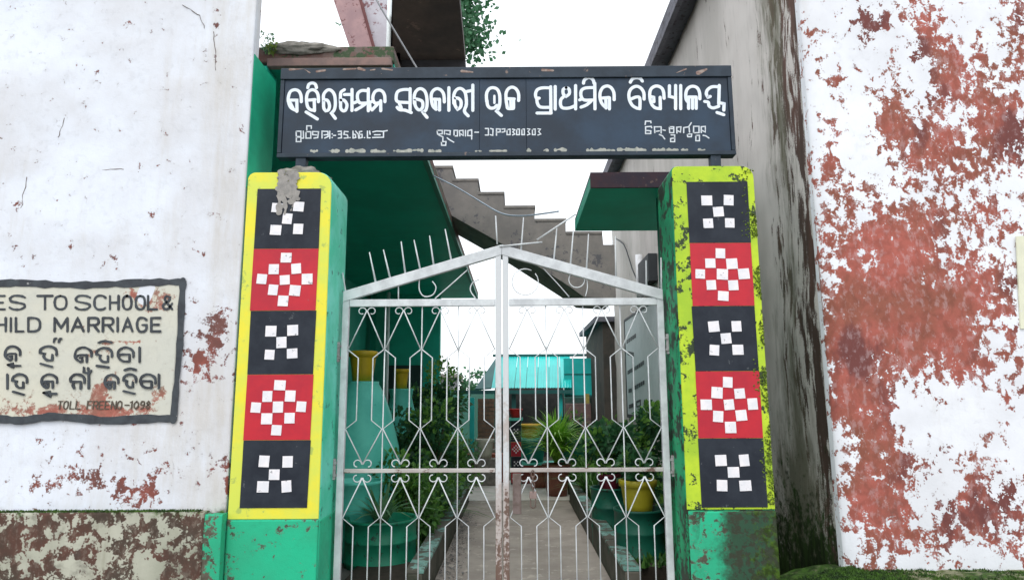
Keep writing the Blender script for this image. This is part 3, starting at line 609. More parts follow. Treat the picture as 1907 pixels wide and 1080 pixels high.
for c_ in cnt:
    ribbons(ttl[k0:k0+c_], BM, .0222, (0, -1, 0), .0012+k0*.00002, sm=4, step=.00002).build('letter', M_wl, sg); k0 += c_
LA = [[(115, 200), (205, 200), (205, 300), (120, 300), (115, 200)], [(120, 310), (205, 310), (205, 395), (120, 395), (120, 310)], [(205, 330), (255, 330), (250, 200)], [(315, 180), (315, 100), (400, 100), (400, 150)], [(300, 210), (300, 330), (390, 330), (390, 210), (300, 210)],
      [(450, 330), (520, 320), (535, 210), (425, 205), (425, 265), (500, 270)], [(600, 330), (600, 200), (710, 205), (715, 300), (650, 330)], [(640, 270), (690, 265)], [(745, 200), (745, 335)], [(790, 250), (792, 256)], [(790, 315), (792, 321)], [(815, 280), (855, 280)],
      [(900, 205), (960, 200), (965, 255), (910, 260)], [(960, 262), (965, 325), (905, 330)], [(1090, 210), (1020, 205), (1010, 260), (1075, 270), (1090, 325), (1015, 330)], [(1120, 322), (1126, 322)], [(1180, 200), (1180, 330)], [(1180, 330), (1230, 320), (1225, 265), (1185, 255)], [(1230, 200), (1280, 260), (1285, 330)], [(1345, 205), (1300, 210), (1300, 330), (1350, 320), (1350, 260), (1305, 262)], [(1392, 322), (1398, 322)],
      [(1450, 200), (1450, 325), (1500, 325)], [(1490, 200), (1500, 260)], [(1550, 215), (1620, 200), (1740, 205), (1820, 190)], [(1545, 320), (1750, 315), (1750, 215)], [(1580, 268), (1690, 268)]]
LB = [[(120, 160), (205, 160), (205, 215), (130, 220), (120, 160)], [(150, 235), (215, 265), (215, 330)], [(190, 340), (265, 340), (260, 400), (195, 400), (190, 340)], [(240, 220), (240, 160), (335, 165), (330, 230), (270, 215)], [(285, 280), (320, 310), (390, 350)],
      [(395, 250), (395, 160), (450, 160), (450, 250), (395, 250)], [(490, 250), (480, 165), (540, 160), (545, 245), (500, 215)], [(580, 160), (580, 250)], [(680, 150), (620, 165), (615, 245), (685, 245)], [(680, 150), (680, 300)], [(730, 190), (790, 190)],
      [(900, 130), (950, 130), (950, 235), (900, 235)], [(985, 130), (1025, 140), (1020, 240), (980, 230)], [(1080, 240), (1080, 135), (1140, 140), (1140, 185), (1090, 190)], [(1170, 140), (1215, 135), (1215, 180), (1170, 190)],
      [(1250, 150), (1300, 140), (1300, 230), (1250, 230), (1250, 150)], [(1340, 140), (1375, 150), (1345, 185), (1375, 220), (1340, 235)], [(1405, 140), (1450, 140), (1450, 230), (1405, 230), (1405, 140)], [(1490, 140), (1530, 140), (1530, 230), (1490, 230), (1490, 140)], [(1580, 135), (1620, 140), (1590, 180), (1620, 220), (1580, 235)], [(1660, 140), (1705, 140), (1705, 230), (1660, 230), (1660, 140)], [(1750, 135), (1790, 140), (1760, 180), (1795, 220), (1750, 235)]]
LC = [[(255, 150), (265, 75), (380, 75), (385, 110)], [(400, 220), (390, 190), (265, 200), (265, 350), (380, 350), (380, 290), (290, 280)], [(470, 330), (460, 200), (610, 200), (610, 340)], [(500, 300), (570, 290)], [(570, 370), (640, 400), (690, 470)], [(650, 270), (700, 280)],
      [(790, 200), (890, 200), (890, 330), (800, 330), (790, 200)], [(820, 240), (870, 240)], [(830, 380), (910, 380), (910, 530), (820, 530), (820, 460), (900, 450)], [(960, 340), (955, 210), (1050, 200), (1040, 320), (980, 290)], [(1110, 330), (1110, 220), (1220, 200), (1280, 110)], [(1230, 220), (1240, 320)], [(1190, 360), (1290, 360), (1280, 420), (1200, 420), (1190, 360)],
      [(1330, 330), (1330, 190), (1450, 190), (1450, 330), (1340, 335)], [(1380, 390), (1460, 390), (1460, 510), (1380, 510), (1380, 390)], [(1500, 330), (1500, 200), (1590, 190), (1590, 320), (1520, 280)], [(1540, 390), (1600, 400), (1670, 450)]]
for sub in (cv(LA, 540, 225, 10.04), cv(LB, 800, 225, 8.668), cv(LC, 1180, 220, 11.92)): ribbons(sub, BM, .0088, (0, -1, 0), .0012, sm=0).build('small_lettering', plain('dull_white_lettering', (.66, .71, .76), rough=.5), sg, kind='stuff')

# =================================================================== GATE
GY = 4.60
M_gate = plain('silver_gate_paint', (.66, .69, .71), (.48, .50, .52), .42, scale=7, spec=.5, wear=(.22, .15, .12), wearamt=.655, wscale=15, bump=.2)
M_gater = plain('rusty_gate_paint', (.50, .47, .47), (.36, .30, .29), .6, scale=5, wear=(.13, .075, .055), wearamt=.50, wscale=9, bump=.35, sc=(1, 1, .35))
def rust_gate():
    m, nt, p = newmat('silver_to_rust'); b = NB(nt)
    sx = b.n('ShaderNodeSeparateXYZ'); b.l(b.tc.outputs['Position'], sx.inputs[0])
    n = b.math('ADD', b.math('MULTIPLY', b.noise(7, 9, .7, (1, 1, .3)), 1.3), b.math('MULTIPLY', b.noise(40, 5, .6), .5))
    v = b.math('SUBTRACT', b.math('ADD', n, .36), b.math('MULTIPLY', sx.outputs[2], .34))
    c = b.mix(b.step(v, .72, .98), (.58, .60, .62), (.44, .39, .37)); c = b.mix(b.step(v, 1.02, 1.10), c, (.14, .085, .065))
    b.l(c, p.inputs['Base Color']); p.inputs['Roughness'].default_value = .55; b.l(b.bump(v, .4, .003), p.inputs['Normal']); return m
M_gatem = rust_gate()
M_gmid = plain('middle_rail_paint', (.50, .48, .46), (.34, .29, .27), .6, scale=5, wear=(.15, .09, .07), wearamt=.53, wscale=7, bump=.3, sc=(.4, 1, 1))
M_hinge = plain('hinge_iron', (.36, .36, .36), (.2, .18, .17), .6, scale=20)
gp = lambda a, b, dy=0: at(a, b, Y=GY+dy)
ZT, ZM, ZB = 2.155, 1.031, .09
gt = {}
def arc(cx, cz, r, a0, a1, n=9, y=GY, r1=None):
    r1 = r if r1 is None else r1
    return [Vector((cx+(r+(r1-r)*k/n)*math.cos(math.radians(a0+(a1-a0)*k/n)), y, cz+(r+(r1-r)*k/n)*math.sin(math.radians(a0+(a1-a0)*k/n)))) for k in range(n+1)]
def leaf(label, xo, xi, sgn):
    t = thing('gate_leaf', label, 'gate', 'two leaves of the metal gate')
    a, b = min(xo, xi), max(xo, xi)
    # outer stile, meeting stile, rails
    mb = MB(); mb.box(xo-.022, xo+.022, GY-.02, GY+.02, ZB-.02, 2.19 if sgn < 0 else 2.20); mb.build('hinge_stile', M_gate, t, bevel=.004)
    sh = 2.20; ap = 2.525
    mb = MB(); mb.box(xi-.020, xi+.020, GY-.022, GY+.018, ZB-.02, ap-.02); mb.build('meeting_stile', M_gatem, t, bevel=.004)
    e0 = a+.024; e1 = b-.022
    mb = MB(); mb.box(e0, e1, GY-.018, GY+.012, ZT-.024, ZT+.026); mb.build('top_rail', M_gate, t, bevel=.004)
    mb = MB(); mb.box(e0, e1, GY-.014, GY+.010, ZM-.013, ZM+.013); mb.build('middle_rail', M_gmid, t, bevel=.003)
    mb = MB(); mb.box(e0, e1, GY-.018, GY+.012, ZB-.02, ZB+.025); mb.build('bottom_rail', M_gate, t, bevel=.004)
    # raking rail
    p0 = Vector((xo-.02*(1 if sgn < 0 else -1), GY-.026, sh)); p1 = Vector((-.0836 if sgn < 0 else -.0828, GY-.026, ap))
    h = .037
    mb = MB(); mb.prism([p0+Vector((0, 0, -h)), p1+Vector((0, 0, -h)), p1+Vector((0, 0, h)), p0+Vector((0, 0, h))], (0, .045, 0)); mb.build('raking_rail', M_gate, t, bevel=.004)
    zr = lambda x: sh+(ap-sh)*(x-p0.x)/(p1.x-p0.x)
    # infill
    n = 4; L = b-a; pit = (L-.042)/n; x0 = a+.021
    R = .0046
    zs = {'n1': gp(940, 650).z, 'n2': gp(940, 797).z, 'n3': gp(940, 962).z}
    d = .075
    for k in range(n+1):
        xn = x0+pit*k
        if 0 < k < n:
            mb = MB(); mb.tube([(xn, GY, ZB), (xn, GY, ZT)], R, 6); mb.build('upright_bar', M_gate, t, True)
        for s in (-1, 1):
            if (k == 0 and s < 0) or (k == n and s > 0): continue
            xe = xn+s*pit/2; xk = xn+s*pit*.30
            y = GY-.012
            mb = MB(); mb.tube([(xe, y, ZT-.05), (xn+s*.004, y, zs['n1']), ], R, 6); mb.build('lattice_bar', M_gate, t, True)
            mb = MB(); mb.tube([(xn+s*.004, y, zs['n1']), (xk, y, zs['n1']-d*.75), (xk, y, zs['n2']+d*.75), (xn+s*.004, y, zs['n2']), (xe, y, ZM+.045)], R, 6); mb.build('lattice_bar', M_gate, t, True)
            mb = MB(); mb.tube([(xe, y, ZM-.045), (xn+s*.004, y, zs['n3']), (xk, y, zs['n3']-d*.75), (xk, y, ZB+.02)], R, 6); mb.build('lattice_bar', M_gate, t, True)
    for k in range(n):
        xj = x0+pit*(k+.5); r = .030
        for s in (-1, 1):
            mb = MB(); mb.tube(arc(xj+s*(r+.004), ZT-.058, r, 180 if s > 0 else 0, (-120) if s > 0 else 300, 12, GY-.012, r*.55), R*.85, 6); mb.build('scroll', M_gate, t, True)
            mb = MB(); mb.tube([(xj, GY-.012, ZM+.045)]+arc(xj+s*(r+.006), ZM+.045, r, 180 if s > 0 else 0, (-90) if s > 0 else 270, 12, GY-.012, r*.6), R*.85, 6); mb.build('scroll', M_gate, t, True)
            mb = MB(); mb.tube([(xj, GY-.012, ZM-.045)]+arc(xj+s*(r+.006), ZM-.045, r, 180 if s > 0 else 0, (450) if s > 0 else -270, 12, GY-.012, r*.6), R*.85, 6); mb.build('scroll', M_gate, t, True)
    # gable ornaments
    if sgn < 0:
        for pts in ([gp(781, 520), gp(781, 540), gp(790, 552), gp(806, 549), gp(812, 535), gp(805, 524)], [gp(810, 556), gp(840, 530), gp(870, 503)], [gp(893, 520), gp(880, 527), gp(876, 541), gp(886, 556)], [gp(742, 532), gp(742, 560)]):
            mb = MB(); mb.tube(smooth_line(pts, 4), R, 6); mb.build('gable_scroll', M_gate, t, True)
    else:
        for cx, cz, r in ((978, 525, 25), (1074, 521, 15)):
            c = gp(cx, cz); mb = MB(); mb.tube(arc(c.x, c.z, r/272., 60, 400, 20), R*.9, 6); mb.build('gable_scroll', M_gate, t, True)
        for pts in ([gp(1092, 512), gp(1094, 535), gp(1090, 552)], [gp(1012, 500), gp(1040, 530), gp(1060, 553)]):
            mb = MB(); mb.tube(smooth_line(pts, 4), R*.8, 6); mb.build('gable_scroll', M_gate, t, True)
    # spikes on the raking rail
    SP = {-1: [((700, 528), (688, 470)), ((727, 520), (714, 465)), ((755, 512), (747, 450)), ((783, 504), (771, 447)), ((808, 497), (800, 439)), ((841, 488), (829, 427)), ((644, 548), (638, 508))],
          1: [((970, 470), (975, 405)), ((1031, 488), (1037, 425)), ((1062, 496), (1068, 428)), ((1092, 505), (1096, 436)), ((1147, 525), (1146, 440)), ((1204, 538), (1203, 485)), ((1232, 548), (1231, 480))]}[sgn]
    for q0, q1 in SP:
        mb = MB(); mb.tube([gp(*q0, -.005), gp(*q1, -.005)], [.0075, .0045], 6); mb.build('spike', M_gate, t, True)
    if sgn > 0:
        for q0, q1, r in (((930, 459), (1010, 451), .006), ((1000, 447), (1072, 399), .0065), ((926, 455), (923, 402), .006)):
            mb = MB(); mb.tube([gp(*q0, -.03), gp(*q1, -.03)], r, 6); mb.build('loose_rod', M_gate, t, True)
    # hinges
    for z in (gp(630, 655).z, gp(630, 872).z) if sgn < 0 else (gp(1240, 640).z, gp(1240, 866).z):
        hx = xo+sgn*.045
        mb = MB(); mb.box(min(xo+sgn*.023, hx), max(xo+sgn*.023, hx), GY-.03, GY+.01, z-.05, z-.035); mb.box(min(xo+sgn*.023, hx), max(xo+sgn*.023, hx), GY-.03, GY+.01, z+.03, z+.045)
        mb.tube([(hx, GY-.01, z-.07), (hx, GY-.01, z+.065)], .016, 8); mb.build('hinge', M_hinge, t, False)
    return t
leaf('left leaf of the silver scrollwork gate, in front of the dark green veranda', -1.160, -.108, -1)
leaf('right leaf of the silver scrollwork gate, hung on the darker pillar', 1.008, -.058, 1)
# chain and lock
M_rust = plain('rusty_iron', (.10, .07, .06), (.18, .12, .10), .7, metal=.3, scale=30)
ch = thing('gate_chain', 'rusty chain with hanging lock looped over the middle rail', 'chain')
cx = gp(992, 880)
for k in range(4):
    mb = MB(); z = cx.z-.005-.036*k
    if k % 2: pts = [(cx.x, GY-.03+.010*math.cos(a), z+.024*math.sin(a)) for a in [i*math.pi/6 for i in range(13)]]
    else: pts = [(cx.x+.011*math.cos(a), GY-.03, z+.024*math.sin(a)) for a in [i*math.pi/6 for i in range(13)]]
    mb.tube(pts, .0045, 6, False); mb.build('link', M_rust, ch, True)
z = cx.z-.15
mb = MB(); mb.box(cx.x-.024, cx.x+.024, GY-.042, GY-.018, z-.012, z+.035); mb.build('lock_body', plain('lock_metal', (.30, .22, .2), (.2, .15, .14), .5, metal=.4), ch, bevel=.004)
mb = MB(); mb.tube([(cx.x-.016, GY-.03, z-.012), (cx.x-.016, GY-.03, z-.05)]+arc(cx.x, z-.055, .016, 180, 360, 8, GY-.03)+[(cx.x+.016, GY-.03, z-.012)], .0042, 6); mb.build('shackle', M_rust, ch, True)
mb = MB(); mb.box(gp(950, 1).x, gp(964, 1).x, GY-.045, GY-.026, gp(950, 955).z, gp(950, 880).z); tag(mb.build('gate_latch', plain('latch_iron', (.17, .13, .12), (.10, .07, .06), .7, scale=20), bevel=.005), 'rusty latch plate on the meeting stiles below the middle rail', 'latch')

# =================================================================== LEFT VERANDA
ve = thing('green_veranda', 'dark green veranda with flat concrete roof and round columns, left behind the gate', 'veranda')
VZ = 4.01; XE = -.905
M_vg = plain('veranda_green', (.012, .40, .28), (.014, .48, .34), .5, scale=1.6, bump=.15)
M_slabtop = plain('weathered_slab_edge', (.15, .07, .06), (.15, .13, .115), .9, scale=5, wear=(.05, .08, .04), wearamt=.52, wscale=7, bump=.6)
g = MB(); g.box(-4.6, XE, 4.80, 16.8, VZ, VZ+.02); g.build('ceiling', M_vg, ve)
g = MB(); g.box(-4.6, XE-.0, 4.76, 16.85, VZ+.022, VZ+.15); g.build('roof_slab', M_slabtop, ve, bevel=.012)
g = MB(); g.box(-1.86, XE-.012, 4.735, 4.798, VZ-.02, VZ+.045); g.build('drip_edge', plain('pink_grey_edge', (.26, .17, .15), (.18, .13, .12), .9, scale=8), ve, bevel=.006)
g = MB(); g.box(XE-.05, XE+.004, 4.80, 16.8, VZ-.035, VZ-.002); g.build('edge_band', plain('pale_green_band', (.05, .20, .15), (.05, .22, .16), .6), ve)
g = MB(); g.box(-4.6, -1.86, 4.735, 4.95, 0, VZ-.022); g.build('front_wall', M_vg, ve)
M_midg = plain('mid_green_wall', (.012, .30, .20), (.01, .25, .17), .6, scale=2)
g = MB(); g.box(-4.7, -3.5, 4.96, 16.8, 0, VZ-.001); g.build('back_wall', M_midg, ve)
g = MB(); g.box(-3.49, -1.79, 16.2, 16.4, 0, VZ-.001); g.build('end_wall', M_vg, ve)
g = MB(); g.box(-3.49, -1.30, 4.9, 16.2, 0, .12); g.build('floor', plain('veranda_floor', (.16, .15, .14), rough=.8), ve)
M_tq = plain('turquoise_paint', (.12, .62, .50), (.08, .52, .42), .55, scale=3, wear=(.02, .2, .16), wearamt=.62, bump=.2)
M_lg = plain('light_green_post', (.05, .42, .30), (.04, .35, .25), .5, scale=2)
x_ = at(709, 650, Y=15.9).x
g = MB(); g.box(x_-.11, x_+.11, 15.8, 16.0, .12, VZ-.001); g.build('post', M_lg, ve)
g = MB(); g.box(-3.0, -2.2, 16.16, 16.199, .12, 2.3); g.build('door', plain('veranda_door', (.02, .05, .045), rough=.6), ve)
x_ = at(721, 650, Y=15.5).x
g = MB(); g.tube([(x_, 15.5, .12), (x_, 15.5, VZ-.04)], .045, 10); tag(g.build('drain_pipe', plain('white_pipe', (.75, .8, .8), (.65, .7, .7), .5), smooth=True), 'pale vertical pipe at the far end of the veranda', 'pipe')
def pedestal(label, x, y, f, h):
    t = thing('flared_pedestal', label, 'pedestal', 'turquoise pedestals in the veranda')
    g = MB(); g.lathe([(.44*f, 0), (.42*f, h*.42), (.38*f, h*.62), (.30*f, h*.80), (.22*f, h*.93), (.165, h-.02), (.17, h), (.02, h)], (x, y, 0), 36); g.build('body', M_tq, t, True)
    g = MB(); g.lathe([(.47*f, 0), (.47*f, .14), (.43*f, .16), (.02, .161)], (x, y, 0), 36); g.build('foot', M_lg, t, True)
pedestal('large flared turquoise pedestal nearest the lighter pillar', -1.56, 6.95, 1, 1.68)
pedestal('second flared turquoise pedestal, smaller and farther back', -1.56, 9.35, .66, 1.64)
g = MB(); g.box(-1.60, -1.50, 9.8, 15.9, 0, .72); g.build('low_wall', M_tq, ve)

# =================================================================== RIGHT PORCH CANOPY
cp = thing('green_porch_canopy', 'small green concrete canopy jutting from the passage wall on the right', 'canopy')
g = MB(); g.box(.634, 1.58, 5.32, 6.74, 3.2, 3.30); g.build('soffit', plain('canopy_green', (.012, .46, .30), (.010, .38, .24), .55, scale=2), cp)
M_ce = plain('canopy_edge', (.085, .045, .055), (.05, .04, .06), .85, scale=5, wear=(.16, .11, .10), wearamt=.58)
g = MB(); g.box(.634, 1.585, 5.295, 5.318, 3.2, 3.33); g.build('front_edge', M_ce, cp)
g = MB(); g.box(.636, 1.585, 5.3185, 6.745, 3.301, 3.33); g.build('slab', M_ce, cp)
g = MB(); g.box(1.235, 1.56, 5.32, 5.62, 0, 3.198); g.build('pier', plain('dark_green_pier', (.006, .12, .08), (.01, .16, .10), .6), cp)

# =================================================================== UPPER ROOF, TANK, STAIR, CABLES
UZ = 6.3
P = lambda a, b, z=UZ: at(a, b, Z=z)
ur = thing('stair_parapet', 'slanting pink and grey peeling parapet rising above the veranda slab', 'parapet')
M_pk = plain('pink_concrete', (.42, .27, .27), (.32, .21, .22), .9, scale=4, wear=(.16, .07, .07), wearamt=.56, wscale=8)
M_pg2 = plain('spotted_grey_plaster', (.52, .51, .55), (.44, .41, .45), .9, scale=5, wear=(.22, .12, .13), wearamt=.56, wscale=9)
UY = 8.0; zb_ = VZ+.152
def sl(px, py): return at(px, py, Y=UY)
a0, a1 = sl(597, -70), sl(652, 92); b0_, b1 = sl(652, -70), sl(697, 92); c0_, c1 = sl(728, -70), sl(724, 92)
def ext(u, v): 
    t = (zb_-u.z)/(v.z-u.z); return u+(v-u)*t
ea, eb, ec = ext(a0, a1), ext(b0_, b1), ext(c0_, c1)
g = MB(); g.prism([ea, eb, b0_, a0], (0, .25, 0)); g.build('edge_beam', M_pk, ur, bevel=.01)
g = MB(); g.prism([v+Vector((.002, .05, 0)) for v in (eb, ec, c0_, b0_)], (0, .18, 0)); g.build('panel', M_pg2, ur)
g = MB(); g.tube([b0_, eb], .022, 6); g.build('drip_bead', plain('dark_red_bead', (.16, .06, .06), rough=.8), ur)
sh = thing('stair_roof_slab', 'dark brown concrete roof slab jutting out over the sign, left of the sky gap', 'roof')
UZ2 = 5.9
M_db = plain('dark_brown_concrete', (.10, .085, .075), (.055, .05, .05), .9, scale=1.4, wear=(.17, .13, .11), wearamt=.58, wscale=3, bump=.3)  # dark brown tone with broad lighter brown patches
q = [at(a, b, Z=UZ2) for a, b in ((731, -80), (731, 118), (867, 118), (848, -80))]
g = MB(); g.prism(q, (0, 0, .13)); g.build('slab', M_db, sh)
q = [at(a, b, Z=UZ2) for a, b in ((731, 112), (731, 124), (868, 124), (867, 112))]
g = MB(); g.prism([v-Vector((0, 0, .10)) for v in q], (0, 0, .098)); g.build('edge_beam', plain('edge_beam_dark', (.05, .05, .055), rough=.9), sh)
g = MB(); y = 7.4; a_ = at(724, 60, Y=y); g.tube([(a_.x, y, VZ+.16), (a_.x, y, 7.2)], .028, 8); tag(g.build('roof_pipe', plain('white_pipe', (0, 0, 0)), smooth=True), 'white vertical pipe rising from the veranda roof', 'pipe')
g = MB(); g.tube([at(655, -80, Y=6.), at(712, 20, Y=6.1), at(745, 75, Y=6.2), at(778, 130, Y=6.3), at(800, 168, Y=6.35)], .009, 6)
tag(g.build('stay_cable', plain('galvanised_wire', (.35, .36, .38), rough=.5, metal=.3), smooth=True), 'grey diagonal cable running down behind the left end of the sign', 'cable')
g = MB(); g.tube(smooth_line([at(806, 327, Y=7.0), at(850, 349, Y=6.6), at(900, 379, Y=6.), at(935, 398, Y=5.6), at(975, 402, Y=5.1), at(1040, 394, Y=4.8)], 5), [.007]*26, 6)
tag(g.build('sagging_cable', plain('pale_blue_cable', (.42, .50, .60), rough=.5), smooth=True), 'pale blue cable sagging across the staircase above the gate peak', 'cable')
# staircase
sc = thing('concrete_staircase', 'bare concrete outdoor staircase crossing behind the gate peak', 'staircase')
M_st = plain('stair_concrete', (.27, .25, .23), (.20, .19, .18), .9, scale=3, wear=(.12, .12, .13), wearamt=.56, wscale=5, bump=.4)
SY0, SY1 = 9.5, 10.7
steps = [(-1.65, 5.30), (-1.28, 5.11), (-.90, 4.90), (-.52, 4.70), (-.14, 4.495), (.31, 4.285), (.76, 4.085), (.93, 3.89)]
xs = [-2.0]+[s[0] for s in steps]
M_tr = plain('tread_concrete', (.26, .24, .22), (.19, .18, .17), .9, scale=6, bump=.4)
poly = [Vector((-2.0, SY0, 4.65)), Vector((-.99, SY0, 4.19)), Vector((-.066, SY0, 3.655)), Vector((.80, SY0, 3.08)), Vector((1.0, SY0, 2.93)), Vector((1.46, SY0, 2.90)), Vector((1.46, SY0, 3.69)), Vector((1.30, SY0, 3.69))]
pts = []
for i in range(len(steps)-1, -1, -1):
    x0 = xs[i]; x1, z = steps[i]
    pts += [Vector((x1+(.36 if i == len(steps)-1 else 0), SY0, z-.045)), Vector((x0, SY0, z-.045))]
g = MB(); g.prism(poly+pts, (0, SY1-SY0, 0)); g.build('flight', M_st, sc)
for i in range(len(steps)):
    x0 = xs[i]; x1, z = steps[i]
    g = MB(); g.box(x0+.001, x1+(.36 if i == len(steps)-1 else .012), SY0-.012, SY1, z-.044, z); g.build('tread', M_tr, sc, bevel=.006)

# =================================================================== PLANTERS ALONG THE PATH
M_kerb = plain('mossy_kerb', (.12, .11, .09), (.06, .065, .045), .9, scale=4, wear=(.02, .15, .10), wearamt=.6, wscale=6, bump=.5)
M_kt = plain('kerb_turquoise', (.25, .45, .40), (.12, .28, .24), .7, scale=5, wear=(.10, .095, .075), wearamt=.475, wscale=6, bump=.4)
def kerb(label, x0, x1, y0, y1, h):
    t = thing('planter_kerb', label, 'kerb', 'planter kerbs lining the path')
    g = MB(); g.box(x0, x1, y0, y1, -.01, h-.03); g.build('wall', M_kerb, t, bevel=.01)
    n = int((y1-y0)/.9); L = (y1-y0)/n
    for k in range(n):
        g = MB(); g.box(x0-.012, x1+.012, y0+L*k+.006, y0+L*(k+1)-.006, h-.028, h+rnd.uniform(-.004, .006)); g.build('coping', M_kt, t, bevel=.006)
kerb('low planter kerb along the left side of the path', -.80, -.685, 5.2, 10.3, .26)
kerb('low planter kerb along the right side of the path', .805, .915, 5.2, 10.3, .27)
M_soil = plain('soil', (.05, .038, .028), (.03, .025, .018), .95, scale=12, bump=.8)
g = MB(); g.box(-1.28, -.802, 5.2, 10.3, -.01, .17); g.build('planting_bed', M_soil, kind='structure')
g = MB(); g.box(.917, 2.03, 5.65, 10.3, -.01, .17); g.build('planting_bed', M_soil, kind='structure')
# gravel strip beside the left kerb
def grav(): return (-.67+abs(rnd.gauss(0, .10)), rnd.uniform(5.2, 9.5), 0)
mb = MB()
for i in range(1500):
    p = Vector(grav()); s = rnd.uniform(.006, .018); q = [Vector((rnd.uniform(-1, 1), rnd.uniform(-1, 1), rnd.uniform(0, .8)))*s for _ in range(4)]
    mb.add([p+v for v in q], [(0, 1, 2), (0, 2, 3), (0, 3, 1), (1, 3, 2)])
mb.build('gravel', plain('gravel_grey', (.26, .25, .24), (.15, .15, .15), .9, scale=30), kind='stuff')

# plants
def foliage(n, c, r, h, leafs, R, up=.3, drop=0):
    """leaf-sized bent quads filling an uneven crown"""
    mb = MB(); c = Vector(c)
    cl = [(Vector((R.uniform(-1, 1)*r*.7, R.uniform(-1, 1)*r*.7, R.uniform(.15, 1)*h)), R.uniform(.25, .5)*r) for _ in range(max(4, n//70))]
    for i in range(n):
        q, cr = R.choice(cl); d = Vector((R.gauss(0, 1), R.gauss(0, 1), R.gauss(0, 1))).normalized()*cr*R.uniform(.5, 1.1); p = c+q+d
        out = (d.normalized()+Vector((0, 0, up))+Vector((R.uniform(-.6, .6), R.uniform(-.6, .6), R.uniform(-.6, .4)))).normalized()
        L = leafs*R.uniform(.6, 1.4); w_ = L*.3; sd_ = out.cross(Vector((R.uniform(-1, 1), R.uniform(-1, 1), R.uniform(-1, 1)))).normalized()*w_; dn = Vector((0, 0, -L*.18))
        mb.add([p, p+out*L*.45+sd_, p+out*L+dn, p+out*L*.45-sd_], [(0, 1, 2), (0, 2, 3)])
    return mb
def blades(n, c, L, R, spread=.7, w_=.012, arch=.6, h0=0):
    mb = MB(); c = Vector(c)
    for i in range(n):
        a = R.uniform(0, 6.28); d = Vector((math.cos(a), math.sin(a), 0)); s = L*R.uniform(.6, 1.15); sp = spread*R.uniform(.2, 1.1); sd_ = Vector((-d.y, d.x, 0))*w_*R.uniform(.6, 1.3)
        b = c+d*.03+Vector((0, 0, h0*R.random())); pts = []
        for k in range(5):
            t = k/4; pts.append(b+d*(sp*s*t*t*1.0+sp*s*.35*t)+Vector((0, 0, s*(t-arch*sp*t*t*.9))))
        vs = []
        for k, p in enumerate(pts): f = (1-(k/4)**2)*1.0+.02; vs += [p-sd_*f, p+sd_*f]
        mb.add(vs, [(2*k, 2*k+1, 2*k+3, 2*k+2) for k in range(4)])
    return mb
def rawbuild(mb, name, mat, parent=None, **kw):
    me = bpy.data.meshes.new(name); me.from_pydata(mb.v, [], mb.f); return link(name, me, mat, parent, **kw)
def stemmb(c, h, R, r=.01, n=3):
    mb = MB(); c = Vector(c)
    for k in range(n):
        e = c+Vector((R.uniform(-.3, .3)*h, R.uniform(-.3, .3)*h, h*R.uniform(.6, .95))); mb.tube([c, (c+e)/2+Vector((R.uniform(-.02, .02), 0, .02)), e], [r, r*.8, r*.4], 5)
    return mb
def bush(label, c, r, h, n, leafs, mat, seed, name='shrub', cat='plant', group=None):
    R = random.Random(seed); t = thing(name, label, cat, group)
    rawbuild(foliage(n, c, r, h, leafs, R), 'foliage', mat, t); rawbuild(foliage(n//3, (c[0], c[1], c[2]+h*.12), r*1.02, h, leafs*.9, R, up=.9), 'lit_top_leaves', M_leafy, t); stemmb(c, h*.9, R, .012, 5).build('stem', plain('stem_brown', (.09, .07, .04), rough=.9), t, True)  # brighter leaves laid over the crown top paint light onto shaded shrubs
    return t
def pot_profile(r, h): return [(r*.72, 0), (r*.80, h*.3), (r*.93, h*.75), (r*.95, h*.8), (r*1.06, h*.82), (r*1.08, h*.98), (r*1.0, h), (r*.92, h), (r*.9, h*.86), (.02, h*.85)]
def pot(label, c, r, h, col, seed=0, name='flower_pot', cat='pot', group=None, wear=None):
    key = 'pot_%d_%d_%d' % tuple(int(x*100) for x in col)
    m_ = plain(key, col, [x*.8 for x in col], .5, scale=6, wear=wear or [x*.6 for x in col], wearamt=.62)
    t = thing(name, label, cat, group)
    g = MB(); g.lathe(pot_profile(r, h), c, 28); g.build('vessel', m_, t, True)
    g = MB(); g.lathe([(r*.9, 0), (r*.5, .012), (.01, .015)], (c[0], c[1], c[2]+h*.87), 20); g.build('soil', M_soil, t)
    return t
def drum(label, x, y, r, h, mat, group=None):
    t = thing('drum_planter', label, 'planter', group)
    pr_ = [(r, 0), (r, h*.3), (r*1.025, h*.31), (r*1.025, h*.34), (r, h*.35), (r, h*.64), (r*1.025, h*.65), (r*1.025, h*.68), (r, h*.69), (r, h*.96), (r*1.04, h*.965), (r*1.04, h), (r*.94, h), (r*.93, h*.9), (.02, h*.89)]
    g = MB(); g.lathe(pr_, (x, y, 0), 36); g.build('drum', mat, t, True)
    return t
M_dg = plain('drum_green', (.012, .27, .15), (.008, .18, .10), .5, scale=3, wear=(.02, .06, .04), wearamt=.57, bump=.3)
M_dg2 = plain('drum_dark_green', (.008, .13, .08), (.006, .09, .06), .5, scale=3, wear=(.02, .03, .02), wearamt=.57, bump=.3)
drum('squat green drum planter nearest the lighter pillar', -1.15, 6.0, .30, .50, M_dg)
drum('taller turquoise drum standing behind the squat green drum', -1.42, 6.25, .22, .78, M_tq)
drum('tall dark green drum under the yellow pot', 1.07, 6.05, .21, .56, M_dg2)
drum('dark green drum under the maroon pot, on the right planting bed', .99, 7.3, .19, .58, M_dg2)
drum('dark green drum farther up the right planting bed', 1.22, 8.3, .22, .62, M_dg2)
pot('big yellow flower pot on the tall dark green drum', (1.07, 6.05, .50), .155, .30, (.42, .36, .02))
pot('maroon flower pot on a dark green drum', (.99, 7.3, .52), .12, .2, (.16, .012, .03))
